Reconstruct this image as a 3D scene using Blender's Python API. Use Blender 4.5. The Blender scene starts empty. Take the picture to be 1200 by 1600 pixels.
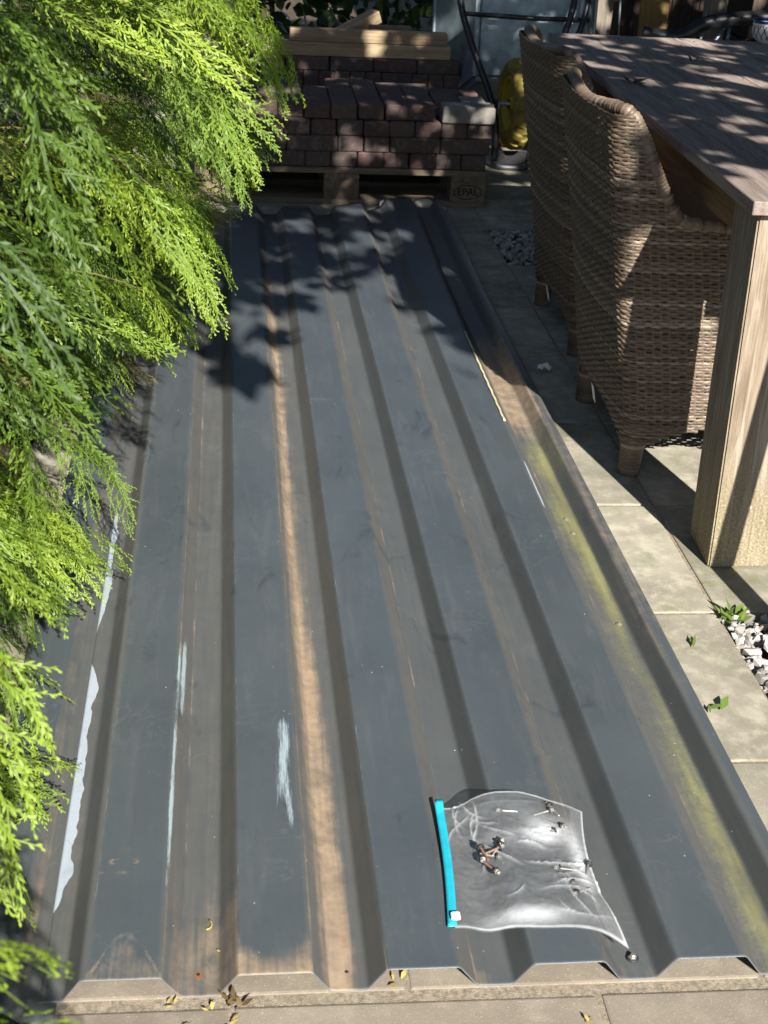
import bpy, bmesh, math, random
import numpy as np
from mathutils import Vector, Matrix

# ------------------------------------------------------------------ camera, light, exposure
scene = bpy.context.scene
col = scene.collection
rad = math.radians

cam_data = bpy.data.cameras.new("camera")
cam = bpy.data.objects.new("camera", cam_data)
col.objects.link(cam)
R = Vector((0.9946, -0.0913, 0.0470)); U = Vector((-0.0012, 0.4487, 0.8937)); F = Vector((0.1025, 0.8890, -0.4462))
F.normalize(); R = (R - F * R.dot(F)).normalized(); U = R.cross(F) * 1.0
cam.matrix_world = Matrix(((R.x, U.x, -F.x, 0.0), (R.y, U.y, -F.y, 0.0), (R.z, U.z, -F.z, 1.3916), (0, 0, 0, 1)))
cam_data.sensor_fit = 'VERTICAL'
cam_data.sensor_height = 36.0
cam_data.lens = 2129.66 / 1600 * 36
cam_data.clip_start = 0.05
cam_data.clip_end = 300
cam_data.dof.use_dof = True
cam_data.dof.focus_distance = 3.0
cam_data.dof.aperture_fstop = 13.0
scene.camera = cam

SUN = Vector((0.30, -1.50, 1.0)).normalized()          # direction towards the sun
world = bpy.data.worlds.new("World")
scene.world = world
world.use_nodes = True
wn = world.node_tree.nodes
sky = wn.new('ShaderNodeTexSky')
sky.sky_type = 'NISHITA'
sky.sun_disc = False
sky.air_density = 0.8
sky.dust_density = 0.3
sky.sun_elevation = math.asin(SUN.z)
sky.sun_rotation = math.pi + math.atan2(SUN.x, -SUN.y)
bg = wn['Background']
bg.inputs['Strength'].default_value = 0.05
world.node_tree.links.new(sky.outputs[0], bg.inputs['Color'])

sun_data = bpy.data.lights.new("sun", 'SUN')
sun_data.energy = 5.0
sun_data.angle = rad(0.53)
sun_data.color = (1.0, 0.955, 0.88)
sun = bpy.data.objects.new("sun", sun_data)
col.objects.link(sun)
sun.location = (2, -8, 8)
sun.rotation_euler = (-SUN).to_track_quat('-Z', 'Y').to_euler()

vs = scene.view_settings
vs.view_transform = 'Standard'
vs.look = 'None'
vs.gamma = 1
vs.use_curve_mapping = False
vs.exposure = 1.4

# ------------------------------------------------------------------ helpers
rnd = random.Random(7)
rng = np.random.default_rng(11)


def tag(o, label=None, cat=None, group=None, kind=None):
    if label: o['label'] = label
    if cat: o['category'] = cat
    if group: o['group'] = group
    if kind: o['kind'] = kind
    return o


def link(name, mesh, parent=None, mats=None):
    o = bpy.data.objects.new(name, mesh)
    col.objects.link(o)
    if parent: o.parent = parent
    if mats is not None and len(mesh.materials) == 0:
        for m in (mats if isinstance(mats, (list, tuple)) else [mats]): mesh.materials.append(m)
    return o


def empty(name, loc=(0, 0, 0), rz=0):
    o = bpy.data.objects.new(name, None)
    col.objects.link(o)
    o.location = loc
    o.rotation_euler = (0, 0, rz)
    o.empty_display_size = 0.1
    return o


def copy_tree(o, parent=None):
    c = o.copy(); col.objects.link(c)
    if parent: c.parent = parent
    for ch in list(o.children): copy_tree(ch, c)
    return c


def mesh_np(name, V, Fq, smooth=False, attrs=None, mat_idx=None):
    """V (n,3); Fq (m,4) quads or (m,3) tris"""
    V = np.asarray(V, np.float32); Fq = np.asarray(Fq, np.int32)
    me = bpy.data.meshes.new(name)
    k = Fq.shape[1]
    me.vertices.add(len(V)); me.vertices.foreach_set('co', V.ravel())
    me.loops.add(Fq.size); me.loops.foreach_set('vertex_index', Fq.ravel())
    me.polygons.add(len(Fq)); me.polygons.foreach_set('loop_start', np.arange(0, Fq.size, k, dtype=np.int32))
    me.polygons.foreach_set('loop_total', np.full(len(Fq), k, np.int32))
    me.polygons.foreach_set('use_smooth', np.full(len(Fq), smooth))
    if mat_idx is not None: me.polygons.foreach_set('material_index', np.asarray(mat_idx, np.int32))
    if attrs:
        for n, a in attrs.items():
            at = me.attributes.new(n, 'FLOAT', 'POINT')
            at.data.foreach_set('value', np.asarray(a, np.float32))
    me.update(calc_edges=True)
    return me


def grid_faces(nu, nv, closed_u=False):
    """vertex index = v*nu + u"""
    uu = np.arange(nu if closed_u else nu - 1); vv = np.arange(nv - 1)
    a, b = np.meshgrid(uu, vv)
    a = a.ravel(); b = b.ravel(); a1 = (a + 1) % nu
    return np.stack([b * nu + a, b * nu + a1, (b + 1) * nu + a1, (b + 1) * nu + a], 1)


def bm_obj(name, bm, mat, parent=None, smooth=False):
    me = bpy.data.meshes.new(name)
    bm.to_mesh(me); bm.free()
    if smooth:
        me.polygons.foreach_set('use_smooth', [True] * len(me.polygons))
    return link(name, me, parent, mat)


def box_mesh(name, sx, sy, sz, bev=0.004, seg=1, jit=0.0, base0=True):
    """box centred in x,y with its bottom at z=0 (or centred)"""
    bm = bmesh.new()
    bmesh.ops.create_cube(bm, size=1)
    for v in bm.verts:
        v.co = Vector((v.co.x * sx + rnd.uniform(-jit, jit), v.co.y * sy + rnd.uniform(-jit, jit),
                       (v.co.z + (0.5 if base0 else 0)) * sz + rnd.uniform(-jit, jit)))
    if bev: bmesh.ops.bevel(bm, geom=bm.edges[:], offset=bev, segments=seg, affect='EDGES', profile=0.6)
    me = bpy.data.meshes.new(name); bm.to_mesh(me); bm.free()
    return me


def box(name, lo, hi, mat, parent=None, bev=0.003, rot=None, jit=0.0):
    lo = Vector(lo); hi = Vector(hi); d = hi - lo
    me = box_mesh(name, d.x, d.y, d.z, bev, jit=jit)
    o = link(name, me, parent, mat)
    o.location = ((lo.x + hi.x) / 2, (lo.y + hi.y) / 2, lo.z)
    if rot: o.rotation_euler = rot
    return o


def tube_np(path, radii, n=10, cap=True):
    P = np.asarray(path, float); m = len(P)
    radii = np.broadcast_to(np.asarray(radii, float), (m,))
    T = np.gradient(P, axis=0); T /= np.linalg.norm(T, axis=1)[:, None] + 1e-9
    ref = np.array([0.13, 0.21, 1.0]) if abs(T[0, 2]) < 0.9 else np.array([1.0, 0.1, 0.05])
    V = []
    N = np.cross(T[0], ref); N /= np.linalg.norm(N)
    for i in range(m):
        N = N - T[i] * (N @ T[i]); N /= np.linalg.norm(N)
        B = np.cross(T[i], N)
        a = np.arange(n) * 2 * np.pi / n
        V.append(P[i] + radii[i] * (np.cos(a)[:, None] * N + np.sin(a)[:, None] * B))
    V = np.concatenate(V)
    Fq = grid_faces(n, m, True)
    if cap:
        V = np.concatenate([V, P[:1], P[-1:]])
        c0, c1 = len(V) - 2, len(V) - 1
        caps = []
        for j in range(0, n, 2):
            caps.append([c0, (j + 2) % n, (j + 1) % n, j])
            e = (m - 1) * n
            caps.append([c1, e + j, e + (j + 1) % n, e + (j + 2) % n])
        Fq = np.concatenate([Fq, np.array(caps)])
    return V, Fq


def tube(name, path, radii, mat, parent=None, n=10, smooth=True):
    V, Fq = tube_np(path, radii, n)
    return link(name, mesh_np(name, V, Fq, smooth), parent, mat)


def lathe(name, prof, mat, parent=None, n=32, smooth=True):
    prof = np.asarray(prof, float)
    a = np.arange(n) * 2 * np.pi / n
    V = np.stack([np.outer(prof[:, 0], np.cos(a)), np.outer(prof[:, 0], np.sin(a)), np.repeat(prof[:, 1][:, None], n, 1)], 2).reshape(-1, 3)
    return link(name, mesh_np(name, V, grid_faces(n, len(prof), True), smooth), parent, mat)


def catmull(pts, n):
    P = np.asarray(pts, float)
    P = np.vstack([2 * P[0] - P[1], P, 2 * P[-1] - P[-2]])
    out = []
    k = len(P) - 3
    for t in np.linspace(0, k - 1e-6, n):
        i = int(t); f = t - i
        p0, p1, p2, p3 = P[i], P[i + 1], P[i + 2], P[i + 3]
        out.append(0.5 * ((2 * p1) + (-p0 + p2) * f + (2 * p0 - 5 * p1 + 4 * p2 - p3) * f * f + (-p0 + 3 * p1 - 3 * p2 + p3) * f ** 3))
    return np.array(out)


def vnoise(x, y, seed=0):
    """smooth value noise in [0,1]"""
    r = np.random.default_rng(seed).random((256, 256))
    xi = np.floor(x).astype(int); yi = np.floor(y).astype(int)
    fx = x - xi; fy = y - yi
    fx = fx * fx * (3 - 2 * fx); fy = fy * fy * (3 - 2 * fy)
    g = lambda a, b: r[a % 256, b % 256]
    return (g(xi, yi) * (1 - fx) + g(xi + 1, yi) * fx) * (1 - fy) + (g(xi, yi + 1) * (1 - fx) + g(xi + 1, yi + 1) * fx) * fy


def fbm(x, y, seed=0, oct=4):
    s = 0; a = 0.5; t = 0
    for i in range(oct):
        s = s + a * vnoise(x * 2 ** i + 17.3 * i, y * 2 ** i + 5.1 * i, seed + i); t += a; a *= 0.5
    return s / t


def sstep(a, b, x):
    t = np.clip((x - a) / (b - a), 0, 1)
    return t * t * (3 - 2 * t)


# ------------------------------------------------------------------ materials
class NT:
    def __init__(s, name):
        s.m = bpy.data.materials.new(name); s.m.use_nodes = True
        s.t = s.m.node_tree; s.n = s.t.nodes; s.l = s.t.links
        s.bsdf = s.n['Principled BSDF']; s.out = s.n['Material Output']

    def node(s, typ, **kw):
        nd = s.n.new(typ)
        for k, v in kw.items(): setattr(nd, k, v)
        return nd

    def put(s, sock, v):
        if hasattr(v, 'is_linked') or hasattr(v, 'links'): s.l.new(v, sock)
        else:
            if isinstance(v, tuple) and len(v) == 3 and sock.type == 'RGBA': v = (*v, 1)
            sock.default_value = v

    def coord(s, kind='Object', scale=(1, 1, 1), rot=(0, 0, 0), rand=False):
        c = s.node('ShaderNodeTexCoord').outputs[kind]
        mp = s.node('ShaderNodeMapping'); mp.inputs['Scale'].default_value = scale; mp.inputs['Rotation'].default_value = rot
        s.l.new(c, mp.inputs['Vector'])
        if rand:
            oi = s.node('ShaderNodeObjectInfo')
            mul = s.math('MULTIPLY', oi.outputs['Random'], 37.0)
            comb = s.node('ShaderNodeCombineXYZ')
            for i in range(3): s.l.new(mul, comb.inputs[i])
            s.l.new(comb.outputs[0], mp.inputs['Location'])
        return mp.outputs[0]

    def noise(s, vec, scale=5, detail=4, rough=0.55, dist=0.0):
        nd = s.node('ShaderNodeTexNoise'); nd.inputs['Scale'].default_value = scale; nd.inputs['Detail'].default_value = detail
        nd.inputs['Roughness'].default_value = rough; nd.inputs['Distortion'].default_value = dist
        s.l.new(vec, nd.inputs['Vector']); return nd.outputs['Fac']

    def ramp(s, fac, stops):
        nd = s.node('ShaderNodeValToRGB'); cr = nd.color_ramp
        while len(cr.elements) < len(stops): cr.elements.new(0.5)
        for e, (p, c) in zip(cr.elements, stops):
            e.position = p; e.color = (*c, 1) if len(c) == 3 else c
        s.l.new(fac, nd.inputs[0]); return nd.outputs[0]

    def rampf(s, fac, a, b, lo=0.0, hi=1.0):
        nd = s.node('ShaderNodeMapRange'); nd.interpolation_type = 'SMOOTHSTEP'
        s.put(nd.inputs['Value'], fac)
        nd.inputs['From Min'].default_value = a; nd.inputs['From Max'].default_value = b
        nd.inputs['To Min'].default_value = lo; nd.inputs['To Max'].default_value = hi
        return nd.outputs[0]

    def math(s, op, a, b=0.0, clamp=False):
        nd = s.node('ShaderNodeMath', operation=op); nd.use_clamp = clamp
        s.put(nd.inputs[0], a); s.put(nd.inputs[1], b); return nd.outputs[0]

    def mix(s, fac, a, b, mode='MIX'):
        nd = s.node('ShaderNodeMix', data_type='RGBA'); nd.blend_type = mode
        s.put(nd.inputs[0], fac); s.put(nd.inputs[6], a); s.put(nd.inputs[7], b); return nd.outputs[2]

    def attr(s, name):
        return s.node('ShaderNodeAttribute', attribute_name=name).outputs['Fac']

    def rand(s):
        return s.node('ShaderNodeObjectInfo').outputs['Random']

    def bump(s, h, strength=0.3, dist=0.005, normal=None):
        nd = s.node('ShaderNodeBump'); nd.inputs['Strength'].default_value = strength; nd.inputs['Distance'].default_value = dist
        s.l.new(h, nd.inputs['Height'])
        if normal is not None: s.l.new(normal, nd.inputs['Normal'])
        s.l.new(nd.outputs[0], s.bsdf.inputs['Normal']); return nd.outputs[0]

    def done(s, color=None, rough=None, spec=None, metal=None):
        b = s.bsdf.inputs
        if color is not None: s.put(b['Base Color'], color)
        if rough is not None: s.put(b['Roughness'], rough)
        if spec is not None: s.put(b['Specular IOR Level'], spec)
        if metal is not None: s.put(b['Metallic'], metal)
        return s.m


def simple(name, colr, rough=0.6, spec=0.4, metal=0.0, nscale=30, var=0.35, bump=0.15, bd=0.002):
    t = NT(name); v = t.coord(rand=True)
    n = t.noise(v, nscale, 5)
    c0 = tuple(x * (1 - var) for x in colr); c1 = tuple(min(1, x * (1 + var)) for x in colr)
    c = t.ramp(n, [(0.3, c0), (0.7, c1)])
    t.bump(t.noise(v, nscale * 4, 3), bump, bd)
    return t.done(c, rough, spec, metal)


def wood(name, dark, light, axis='x', stain=None, rough=0.75, scale=1.0):
    t = NT(name)
    sc = {'x': (1.2, 22, 22), 'y': (22, 1.2, 22), 'z': (22, 22, 1.2)}[axis]
    v = t.coord(scale=tuple(a * scale for a in sc), rand=True)
    v2 = t.coord(scale=tuple(a * scale * 5 for a in sc), rand=True)
    n1 = t.noise(v, 2.2, 4, 0.6, 0.8); n2 = t.noise(v2, 2.0, 4, 0.7)
    c = t.ramp(n1, [(0.3, dark), (0.68, light)])
    c = t.mix(t.rampf(n2, 0.45, 0.75, 0, 0.55), c, tuple(x * 0.45 for x in dark))
    tint = t.math('MULTIPLY_ADD', t.rand(), 0.4); t.n[-1].inputs[2].default_value = 0.8
    hs = t.node('ShaderNodeHueSaturation'); t.l.new(tint, hs.inputs['Value']); t.l.new(c, hs.inputs['Color']); c = hs.outputs[0]
    if stain:
        f = t.rampf(t.noise(t.coord(rand=True), 6, 5), 0.5, 0.75, 0, 0.8)
        c = t.mix(f, c, stain)
    t.bump(t.math('ADD', n1, n2), 0.5, 0.002)
    return t.done(c, rough, 0.3)


# -- paving
def make_paving():
    t = NT("concrete_paving")
    v = t.coord('Object', rand=True)
    big = t.noise(v, 3.5, 5, 0.6); mid = t.noise(v, 22, 6, 0.65); fine = t.noise(v, 420, 2, 0.5)
    c = t.ramp(big, [(0.28, (0.165, 0.146, 0.115)), (0.5, (0.245, 0.226, 0.178)), (0.72, (0.33, 0.305, 0.245))])
    c = t.mix(t.rampf(mid, 0.42, 0.7, 0, 0.7), c, (0.41, 0.378, 0.30))
    moss = t.math('MULTIPLY', t.rampf(t.noise(v, 5, 6, 0.7), 0.46, 0.68, 0, 1), t.rampf(mid, 0.35, 0.6, 0.3, 1.0))
    geo = t.node('ShaderNodeNewGeometry')
    sep = t.node('ShaderNodeSeparateXYZ'); t.l.new(geo.outputs['Position'], sep.inputs[0])
    side = t.rampf(sep.outputs['Y'], 1.35, 2.1, 0.05, 0.95)
    c = t.mix(t.math('MULTIPLY', moss, side), c, (0.125, 0.13, 0.07))
    front = t.rampf(sep.outputs['Y'], 1.3, 1.9, 0.65, 0.0)
    c = t.mix(front, c, (0.175, 0.142, 0.112), 'MIX')
    sp = t.rampf(fine, 0.62, 0.74, 0, 0.55); c = t.mix(sp, c, (0.5, 0.45, 0.38))
    sd = t.rampf(t.noise(v, 300, 2), 0.32, 0.22, 0, 0.6); c = t.mix(sd, c, (0.09, 0.075, 0.06))
    tint = t.math('MULTIPLY_ADD', t.rand(), 0.28); t.n[-1].inputs[2].default_value = 0.86
    hs = t.node('ShaderNodeHueSaturation'); t.l.new(tint, hs.inputs['Value']); t.l.new(c, hs.inputs['Color'])
    t.bump(t.math('ADD', t.math('MULTIPLY', mid, 0.6), t.math('MULTIPLY', fine, 0.5)), 0.35, 0.003)
    return t.done(hs.outputs[0], 0.9, 0.2)


M = {}
M['paving'] = make_paving()
M['sand'] = simple("joint_sand", (0.27, 0.228, 0.172), 0.95, 0.1, nscale=160, var=0.4, bump=0.7, bd=0.004)
M['soil'] = simple("garden_soil", (0.075, 0.055, 0.038), 0.95, 0.1, nscale=25, var=0.5, bump=0.6, bd=0.01)


def make_gravel():
    t = NT("pale_gravel")
    f = t.attr('tint')
    c = t.ramp(f, [(0.0, (0.15, 0.14, 0.13)), (0.35, (0.29, 0.275, 0.26)), (0.7, (0.42, 0.405, 0.385)), (1.0, (0.33, 0.26, 0.20))])
    n = t.noise(t.coord(), 160, 3)
    c = t.mix(t.rampf(n, 0.5, 0.7, 0, 0.5), c, (0.22, 0.2, 0.18))
    return t.done(c, 0.85, 0.25)


M['gravel'] = make_gravel()


def make_sheet_mat():
    t = NT("coated_roofing_steel")
    v = t.coord()
    st = t.coord(scale=(60, 2.2, 60)); st2 = t.coord(scale=(14, 1.5, 14))
    base = t.ramp(t.noise(v, 3.0, 5, 0.6), [(0.3, (0.042, 0.055, 0.066)), (0.7, (0.058, 0.073, 0.084))])
    base = t.mix(t.rampf(t.noise(v, 60, 4), 0.55, 0.8, 0, 0.35), base, (0.085, 0.09, 0.092))
    fine = t.noise(v, 900, 2, 0.5)
    streak = t.noise(st, 2.0, 5, 0.65); streak2 = t.noise(st2, 2.0, 5, 0.6)
    blot = t.noise(v, 26, 5, 0.65)
    # general film of dust
    gd = t.attr('grime')
    g = t.math('MULTIPLY', gd, t.rampf(t.math('ADD', t.math('MULTIPLY', streak, 0.6), t.math('MULTIPLY', blot, 0.4)), 0.25, 0.62, 0.45, 1.0), True)
    c = t.mix(t.math('MULTIPLY', g, 0.85), base, (0.092, 0.083, 0.070))
    d = t.attr('dirt')
    dm = t.rampf(t.math('ADD', d, t.math('MULTIPLY', t.math('ADD', streak, t.math('MULTIPLY', blot, 0.6)), 0.55)), 0.72, 1.36, 0.0, 0.9)
    c = t.mix(dm, c, t.ramp(blot, [(0.3, (0.20, 0.140, 0.090)), (0.7, (0.36, 0.265, 0.175))]))
    a = t.attr('algae')
    grain = t.noise(v, 190, 4, 0.7)
    am = t.rampf(t.math('ADD', a, t.math('MULTIPLY', t.math('ADD', t.math('ADD', streak2, blot), t.math('MULTIPLY', grain, 1.4)), 0.36)), 0.70, 1.36, 0, 0.92)
    c = t.mix(am, c, t.ramp(streak2, [(0.35, (0.12, 0.117, 0.06)), (0.7, (0.245, 0.24, 0.10))]))
    r = t.attr('rust'); c = t.mix(t.rampf(t.math('ADD', r, t.math('MULTIPLY', blot, 0.5)), 0.65, 1.0), c, (0.22, 0.085, 0.03))
    w = t.attr('scuff')
    wm = t.rampf(t.math('ADD', w, t.math('MULTIPLY', t.math('ADD', streak, t.math('MULTIPLY', t.noise(t.coord(scale=(380, 22, 100)), 1.5, 4, 0.7), 1.6)), 0.62)), 1.08, 1.52, 0, 0.92)
    c = t.mix(wm, c, (0.29, 0.36, 0.39))
    # bare white primer where the film has peeled
    p = t.attr('peel'); pm = t.rampf(p, 0.45, 0.55)
    c = t.mix(t.math('MULTIPLY', pm, t.rampf(blot, 0.2, 0.5, 0.6, 1.0)), c, (0.31, 0.355, 0.41))
    # wiped dust, fine scratches and dried water marks
    wd = t.rampf(t.noise(t.coord(scale=(9, 1.1, 9)), 3.0, 6, 0.7, 0.6), 0.48, 0.72, 0, 0.24)
    c = t.mix(wd, c, (0.115, 0.118, 0.115))
    scr = t.rampf(t.noise(t.coord(scale=(420, 5, 1)), 1.2, 2), 0.70, 0.80, 0, 0.35)
    c = t.mix(t.math('MULTIPLY', scr, t.rampf(t.noise(v, 4, 3), 0.45, 0.6)), c, (0.17, 0.18, 0.185))
    ring = t.noise(v, 11, 3, 0.5, 1.5)
    wmk = t.math('MULTIPLY', t.rampf(t.math('ABSOLUTE', t.math('SUBTRACT', ring, 0.52)), 0.02, 0.0, 0, 0.25), t.rampf(t.noise(v, 5, 4), 0.52, 0.64))
    c = t.mix(wmk, c, (0.13, 0.135, 0.135))
    fd = t.rampf(t.noise(v, 330, 3, 0.7), 0.58, 0.76, 0, 0.16); c = t.mix(fd, c, (0.16, 0.155, 0.14))
    # pale specks
    vor = t.node('ShaderNodeTexVoronoi'); vor.inputs['Scale'].default_value = 55; t.l.new(v, vor.inputs['Vector'])
    spk = t.math('MULTIPLY', t.rampf(vor.outputs['Distance'], 0.085, 0.04), t.rampf(t.noise(v, 17, 3), 0.55, 0.68))
    c = t.mix(spk, c, (0.55, 0.53, 0.48))
    # smears
    sm = t.rampf(t.noise(t.coord(scale=(1.6, 0.7, 1)), 7, 6, 0.62, 0.9), 0.60, 0.70, 0, 0.5)
    c = t.mix(sm, c, (0.026, 0.033, 0.042))
    t.put(t.bsdf.inputs['Base Color'], c)
    rr = t.math('ADD', t.math('MULTIPLY', t.math('MAXIMUM', g, dm), 0.38), 0.31, True)
    rr = t.math('ADD', rr, t.math('MULTIPLY', t.noise(v, 8, 5), 0.12), True)
    t.put(t.bsdf.inputs['Roughness'], rr)
    t.bsdf.inputs['Specular IOR Level'].default_value = 0.65
    t.bump(t.math('ADD', t.math('MULTIPLY', fine, 0.35), t.math('MULTIPLY', t.noise(v, 5, 2), 2.0)), 0.12, 0.004)
    return t.m


M['sheet'] = make_sheet_mat()
M['steel_edge'] = simple("cut_steel_edge", (0.13, 0.145, 0.155), 0.55, 0.4, 0.1, 80, 0.2)
M['screw_steel'] = simple("zinc_screw_steel", (0.38, 0.36, 0.33), 0.4, 0.5, 0.7, 400, 0.3)
M['screw_rust'] = simple("rusty_screw", (0.20, 0.115, 0.075), 0.75, 0.3, 0.2, 400, 0.4)
M['dusty'] = simple("dusty_screw_steel", (0.15, 0.14, 0.10), 0.8, 0.2, 0.0, 300, 0.3)
M['rubber'] = simple("black_rubber", (0.018, 0.018, 0.019), 0.6, 0.4, 0, 100, 0.3)


def make_brick():
    t = NT("paving_brick_clay")
    v = t.coord(rand=True)
    r = t.rand()
    c = t.ramp(r, [(0.0, (0.075, 0.050, 0.046)), (0.3, (0.105, 0.058, 0.049)), (0.55, (0.085, 0.066, 0.060)), (0.8, (0.115, 0.075, 0.062)), (1.0, (0.070, 0.060, 0.058))])
    n = t.noise(v, 14, 6, 0.65)
    c = t.mix(t.rampf(n, 0.35, 0.7, 0, 0.6), c, (0.075, 0.066, 0.061))
    c = t.mix(t.rampf(t.noise(v, 45, 4), 0.48, 0.72, 0, 0.5), c, (0.175, 0.145, 0.138))
    t.bump(t.noise(v, 110, 4, 0.7), 0.5, 0.004)
    return t.done(c, 0.88, 0.2)


M['brick'] = make_brick()
M['grey_paver'] = simple("grey_concrete_paver", (0.185, 0.175, 0.155), 0.9, 0.2, nscale=18, var=0.3, bump=0.4, bd=0.004)
M['pallet_wood'] = wood("pallet_timber", (0.10, 0.075, 0.052), (0.21, 0.165, 0.12), 'x')
M['block_wood'] = wood("pallet_block_timber", (0.105, 0.078, 0.055), (0.20, 0.155, 0.11), 'y')
M['brand'] = simple("burnt_brand", (0.03, 0.02, 0.014), 0.8, 0.2, nscale=60)
M['new_timber'] = wood("pale_spruce_timber", (0.26, 0.18, 0.105), (0.42, 0.32, 0.20), 'x')
M['table_top'] = wood("weathered_tabletop", (0.165, 0.125, 0.108), (0.36, 0.295, 0.26), 'y', scale=1.0)
M['table_side'] = wood("stained_table_timber", (0.13, 0.075, 0.035), (0.26, 0.16, 0.08), 'y')


def make_leg_wood():
    t = NT("weathered_leg_timber")
    v = t.coord(scale=(26, 26, 1.6)); v2 = t.coord(scale=(150, 150, 6))
    n1 = t.noise(v, 2.0, 5, 0.6, 1.4); n2 = t.noise(v2, 1.5, 4, 0.7)
    c = t.ramp(n1, [(0.28, (0.15, 0.112, 0.078)), (0.5, (0.24, 0.195, 0.145)), (0.75, (0.35, 0.295, 0.23))])
    c = t.mix(t.rampf(n2, 0.45, 0.7, 0, 0.6), c, (0.09, 0.06, 0.035))
    c = t.mix(t.rampf(n1, 0.5, 0.62, 0, 0.35), c, (0.34, 0.29, 0.24))
    geo = t.node('ShaderNodeNewGeometry'); sep = t.node('ShaderNodeSeparateXYZ'); t.l.new(geo.outputs['Position'], sep.inputs[0])
    low = t.rampf(t.math('ADD', sep.outputs['Z'], t.math('MULTIPLY', t.noise(t.coord(), 9, 4), 0.12)), 0.42, 0.12)
    gran = t.noise(t.coord(), 190, 3)
    alg = t.ramp(gran, [(0.32, (0.095, 0.088, 0.045)), (0.5, (0.20, 0.172, 0.09)), (0.7, (0.38, 0.335, 0.22))])
    c = t.mix(t.math('MULTIPLY', low, 0.58), c, alg)
    t.bump(t.math('ADD', n2, t.math('MULTIPLY', gran, low)), 0.5, 0.003)
    return t.done(c, 0.85, 0.25)


M['leg_wood'] = make_leg_wood()


def make_wicker():
    t = NT("brown_synthetic_rattan")
    f = t.attr('tint')
    c = t.ramp(f, [(0.0, (0.070, 0.048, 0.032)), (0.4, (0.125, 0.090, 0.062)), (0.75, (0.185, 0.139, 0.100)), (1.0, (0.29, 0.23, 0.172))])
    n = t.noise(t.coord(scale=(1, 1, 1)), 220, 3)
    c = t.mix(t.rampf(n, 0.4, 0.7, 0, 0.35), c, (0.07, 0.051, 0.036))
    return t.done(c, 0.5, 0.4)


M['wicker'] = make_wicker()
M['dark_inside'] = simple("dark_seat_webbing", (0.02, 0.016, 0.013), 0.8, 0.2)
M['white_tag'] = simple("white_fabric_label", (0.75, 0.74, 0.70), 0.8, 0.2, nscale=60, var=0.08)
M['yellow_rim'] = simple("yellow_painted_wheel", (0.34, 0.25, 0.02), 0.5, 0.4, nscale=22, var=0.25)
M['yellow_tyre'] = simple("yellow_dirty_tyre", (0.20, 0.155, 0.035), 0.8, 0.25, nscale=35, var=0.4, bump=0.3)
M['galv'] = simple("galvanised_tray", (0.20, 0.25, 0.28), 0.42, 0.5, 0.55, nscale=16, var=0.3)
M['black_tube'] = simple("black_frame_tube", (0.02, 0.022, 0.025), 0.4, 0.5, 0.2, 40, 0.3)
M['grey_steel'] = simple("dark_grey_steel", (0.07, 0.075, 0.08), 0.5, 0.5, 0.3, 30, 0.3)
M['shed_wood'] = wood("dark_shed_boards", (0.035, 0.025, 0.02), (0.085, 0.062, 0.045), 'z')
M['post_wood'] = wood("grey_post_timber", (0.11, 0.09, 0.07), (0.24, 0.205, 0.16), 'z')
M['mustard'] = wood("ochre_board", (0.22, 0.14, 0.045), (0.34, 0.23, 0.08), 'z')
M['bark'] = simple("bark", (0.09, 0.065, 0.045), 0.9, 0.15, nscale=30, var=0.5, bump=0.8, bd=0.01)
M['twig'] = simple("green_brown_twig", (0.105, 0.095, 0.03), 0.8, 0.2, nscale=40, var=0.4)
M['paper'] = simple("white_paper_scrap", (0.72, 0.71, 0.68), 0.85, 0.2, nscale=60, var=0.1)
M['chunk'] = simple("pale_broken_stone", (0.52, 0.47, 0.38), 0.9, 0.2, nscale=25, var=0.25, bump=0.6, bd=0.005)
M['brick_red'] = simple("broken_red_brick", (0.28, 0.12, 0.07), 0.9, 0.2, nscale=30, var=0.3)
M['dead'] = simple("dry_brown_leaf", (0.10, 0.065, 0.03), 0.85, 0.2, nscale=50, var=0.4)
M['yellow_leaf'] = simple("yellowed_needle", (0.36, 0.27, 0.08), 0.7, 0.3, nscale=90, var=0.3)
M['film'] = simple("yellowed_sealing_film", (0.48, 0.44, 0.28), 0.6, 0.4, nscale=50, var=0.25)


def leaf_mat(name, stops, transl=0.45, rough=0.5, nscale=40):
    t = NT(name)
    f = t.attr('tint')
    c = t.ramp(f, stops)
    t.n.remove(t.bsdf)
    pr = t.node('ShaderNodeBsdfPrincipled'); t.bsdf = pr
    t.put(pr.inputs['Base Color'], c); pr.inputs['Roughness'].default_value = rough; pr.inputs['Specular IOR Level'].default_value = 0.35
    tr = t.node('ShaderNodeBsdfTranslucent')
    hs = t.node('ShaderNodeHueSaturation'); hs.inputs['Value'].default_value = 1.25; hs.inputs['Saturation'].default_value = 1.1; hs.inputs['Hue'].default_value = 0.498
    t.l.new(c, hs.inputs['Color']); t.l.new(hs.outputs[0], tr.inputs['Color'])
    mx = t.node('ShaderNodeMixShader'); mx.inputs[0].default_value = transl
    t.l.new(pr.outputs[0], mx.inputs[1]); t.l.new(tr.outputs[0], mx.inputs[2]); t.l.new(mx.outputs[0], t.out.inputs['Surface'])
    return t.m


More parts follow.
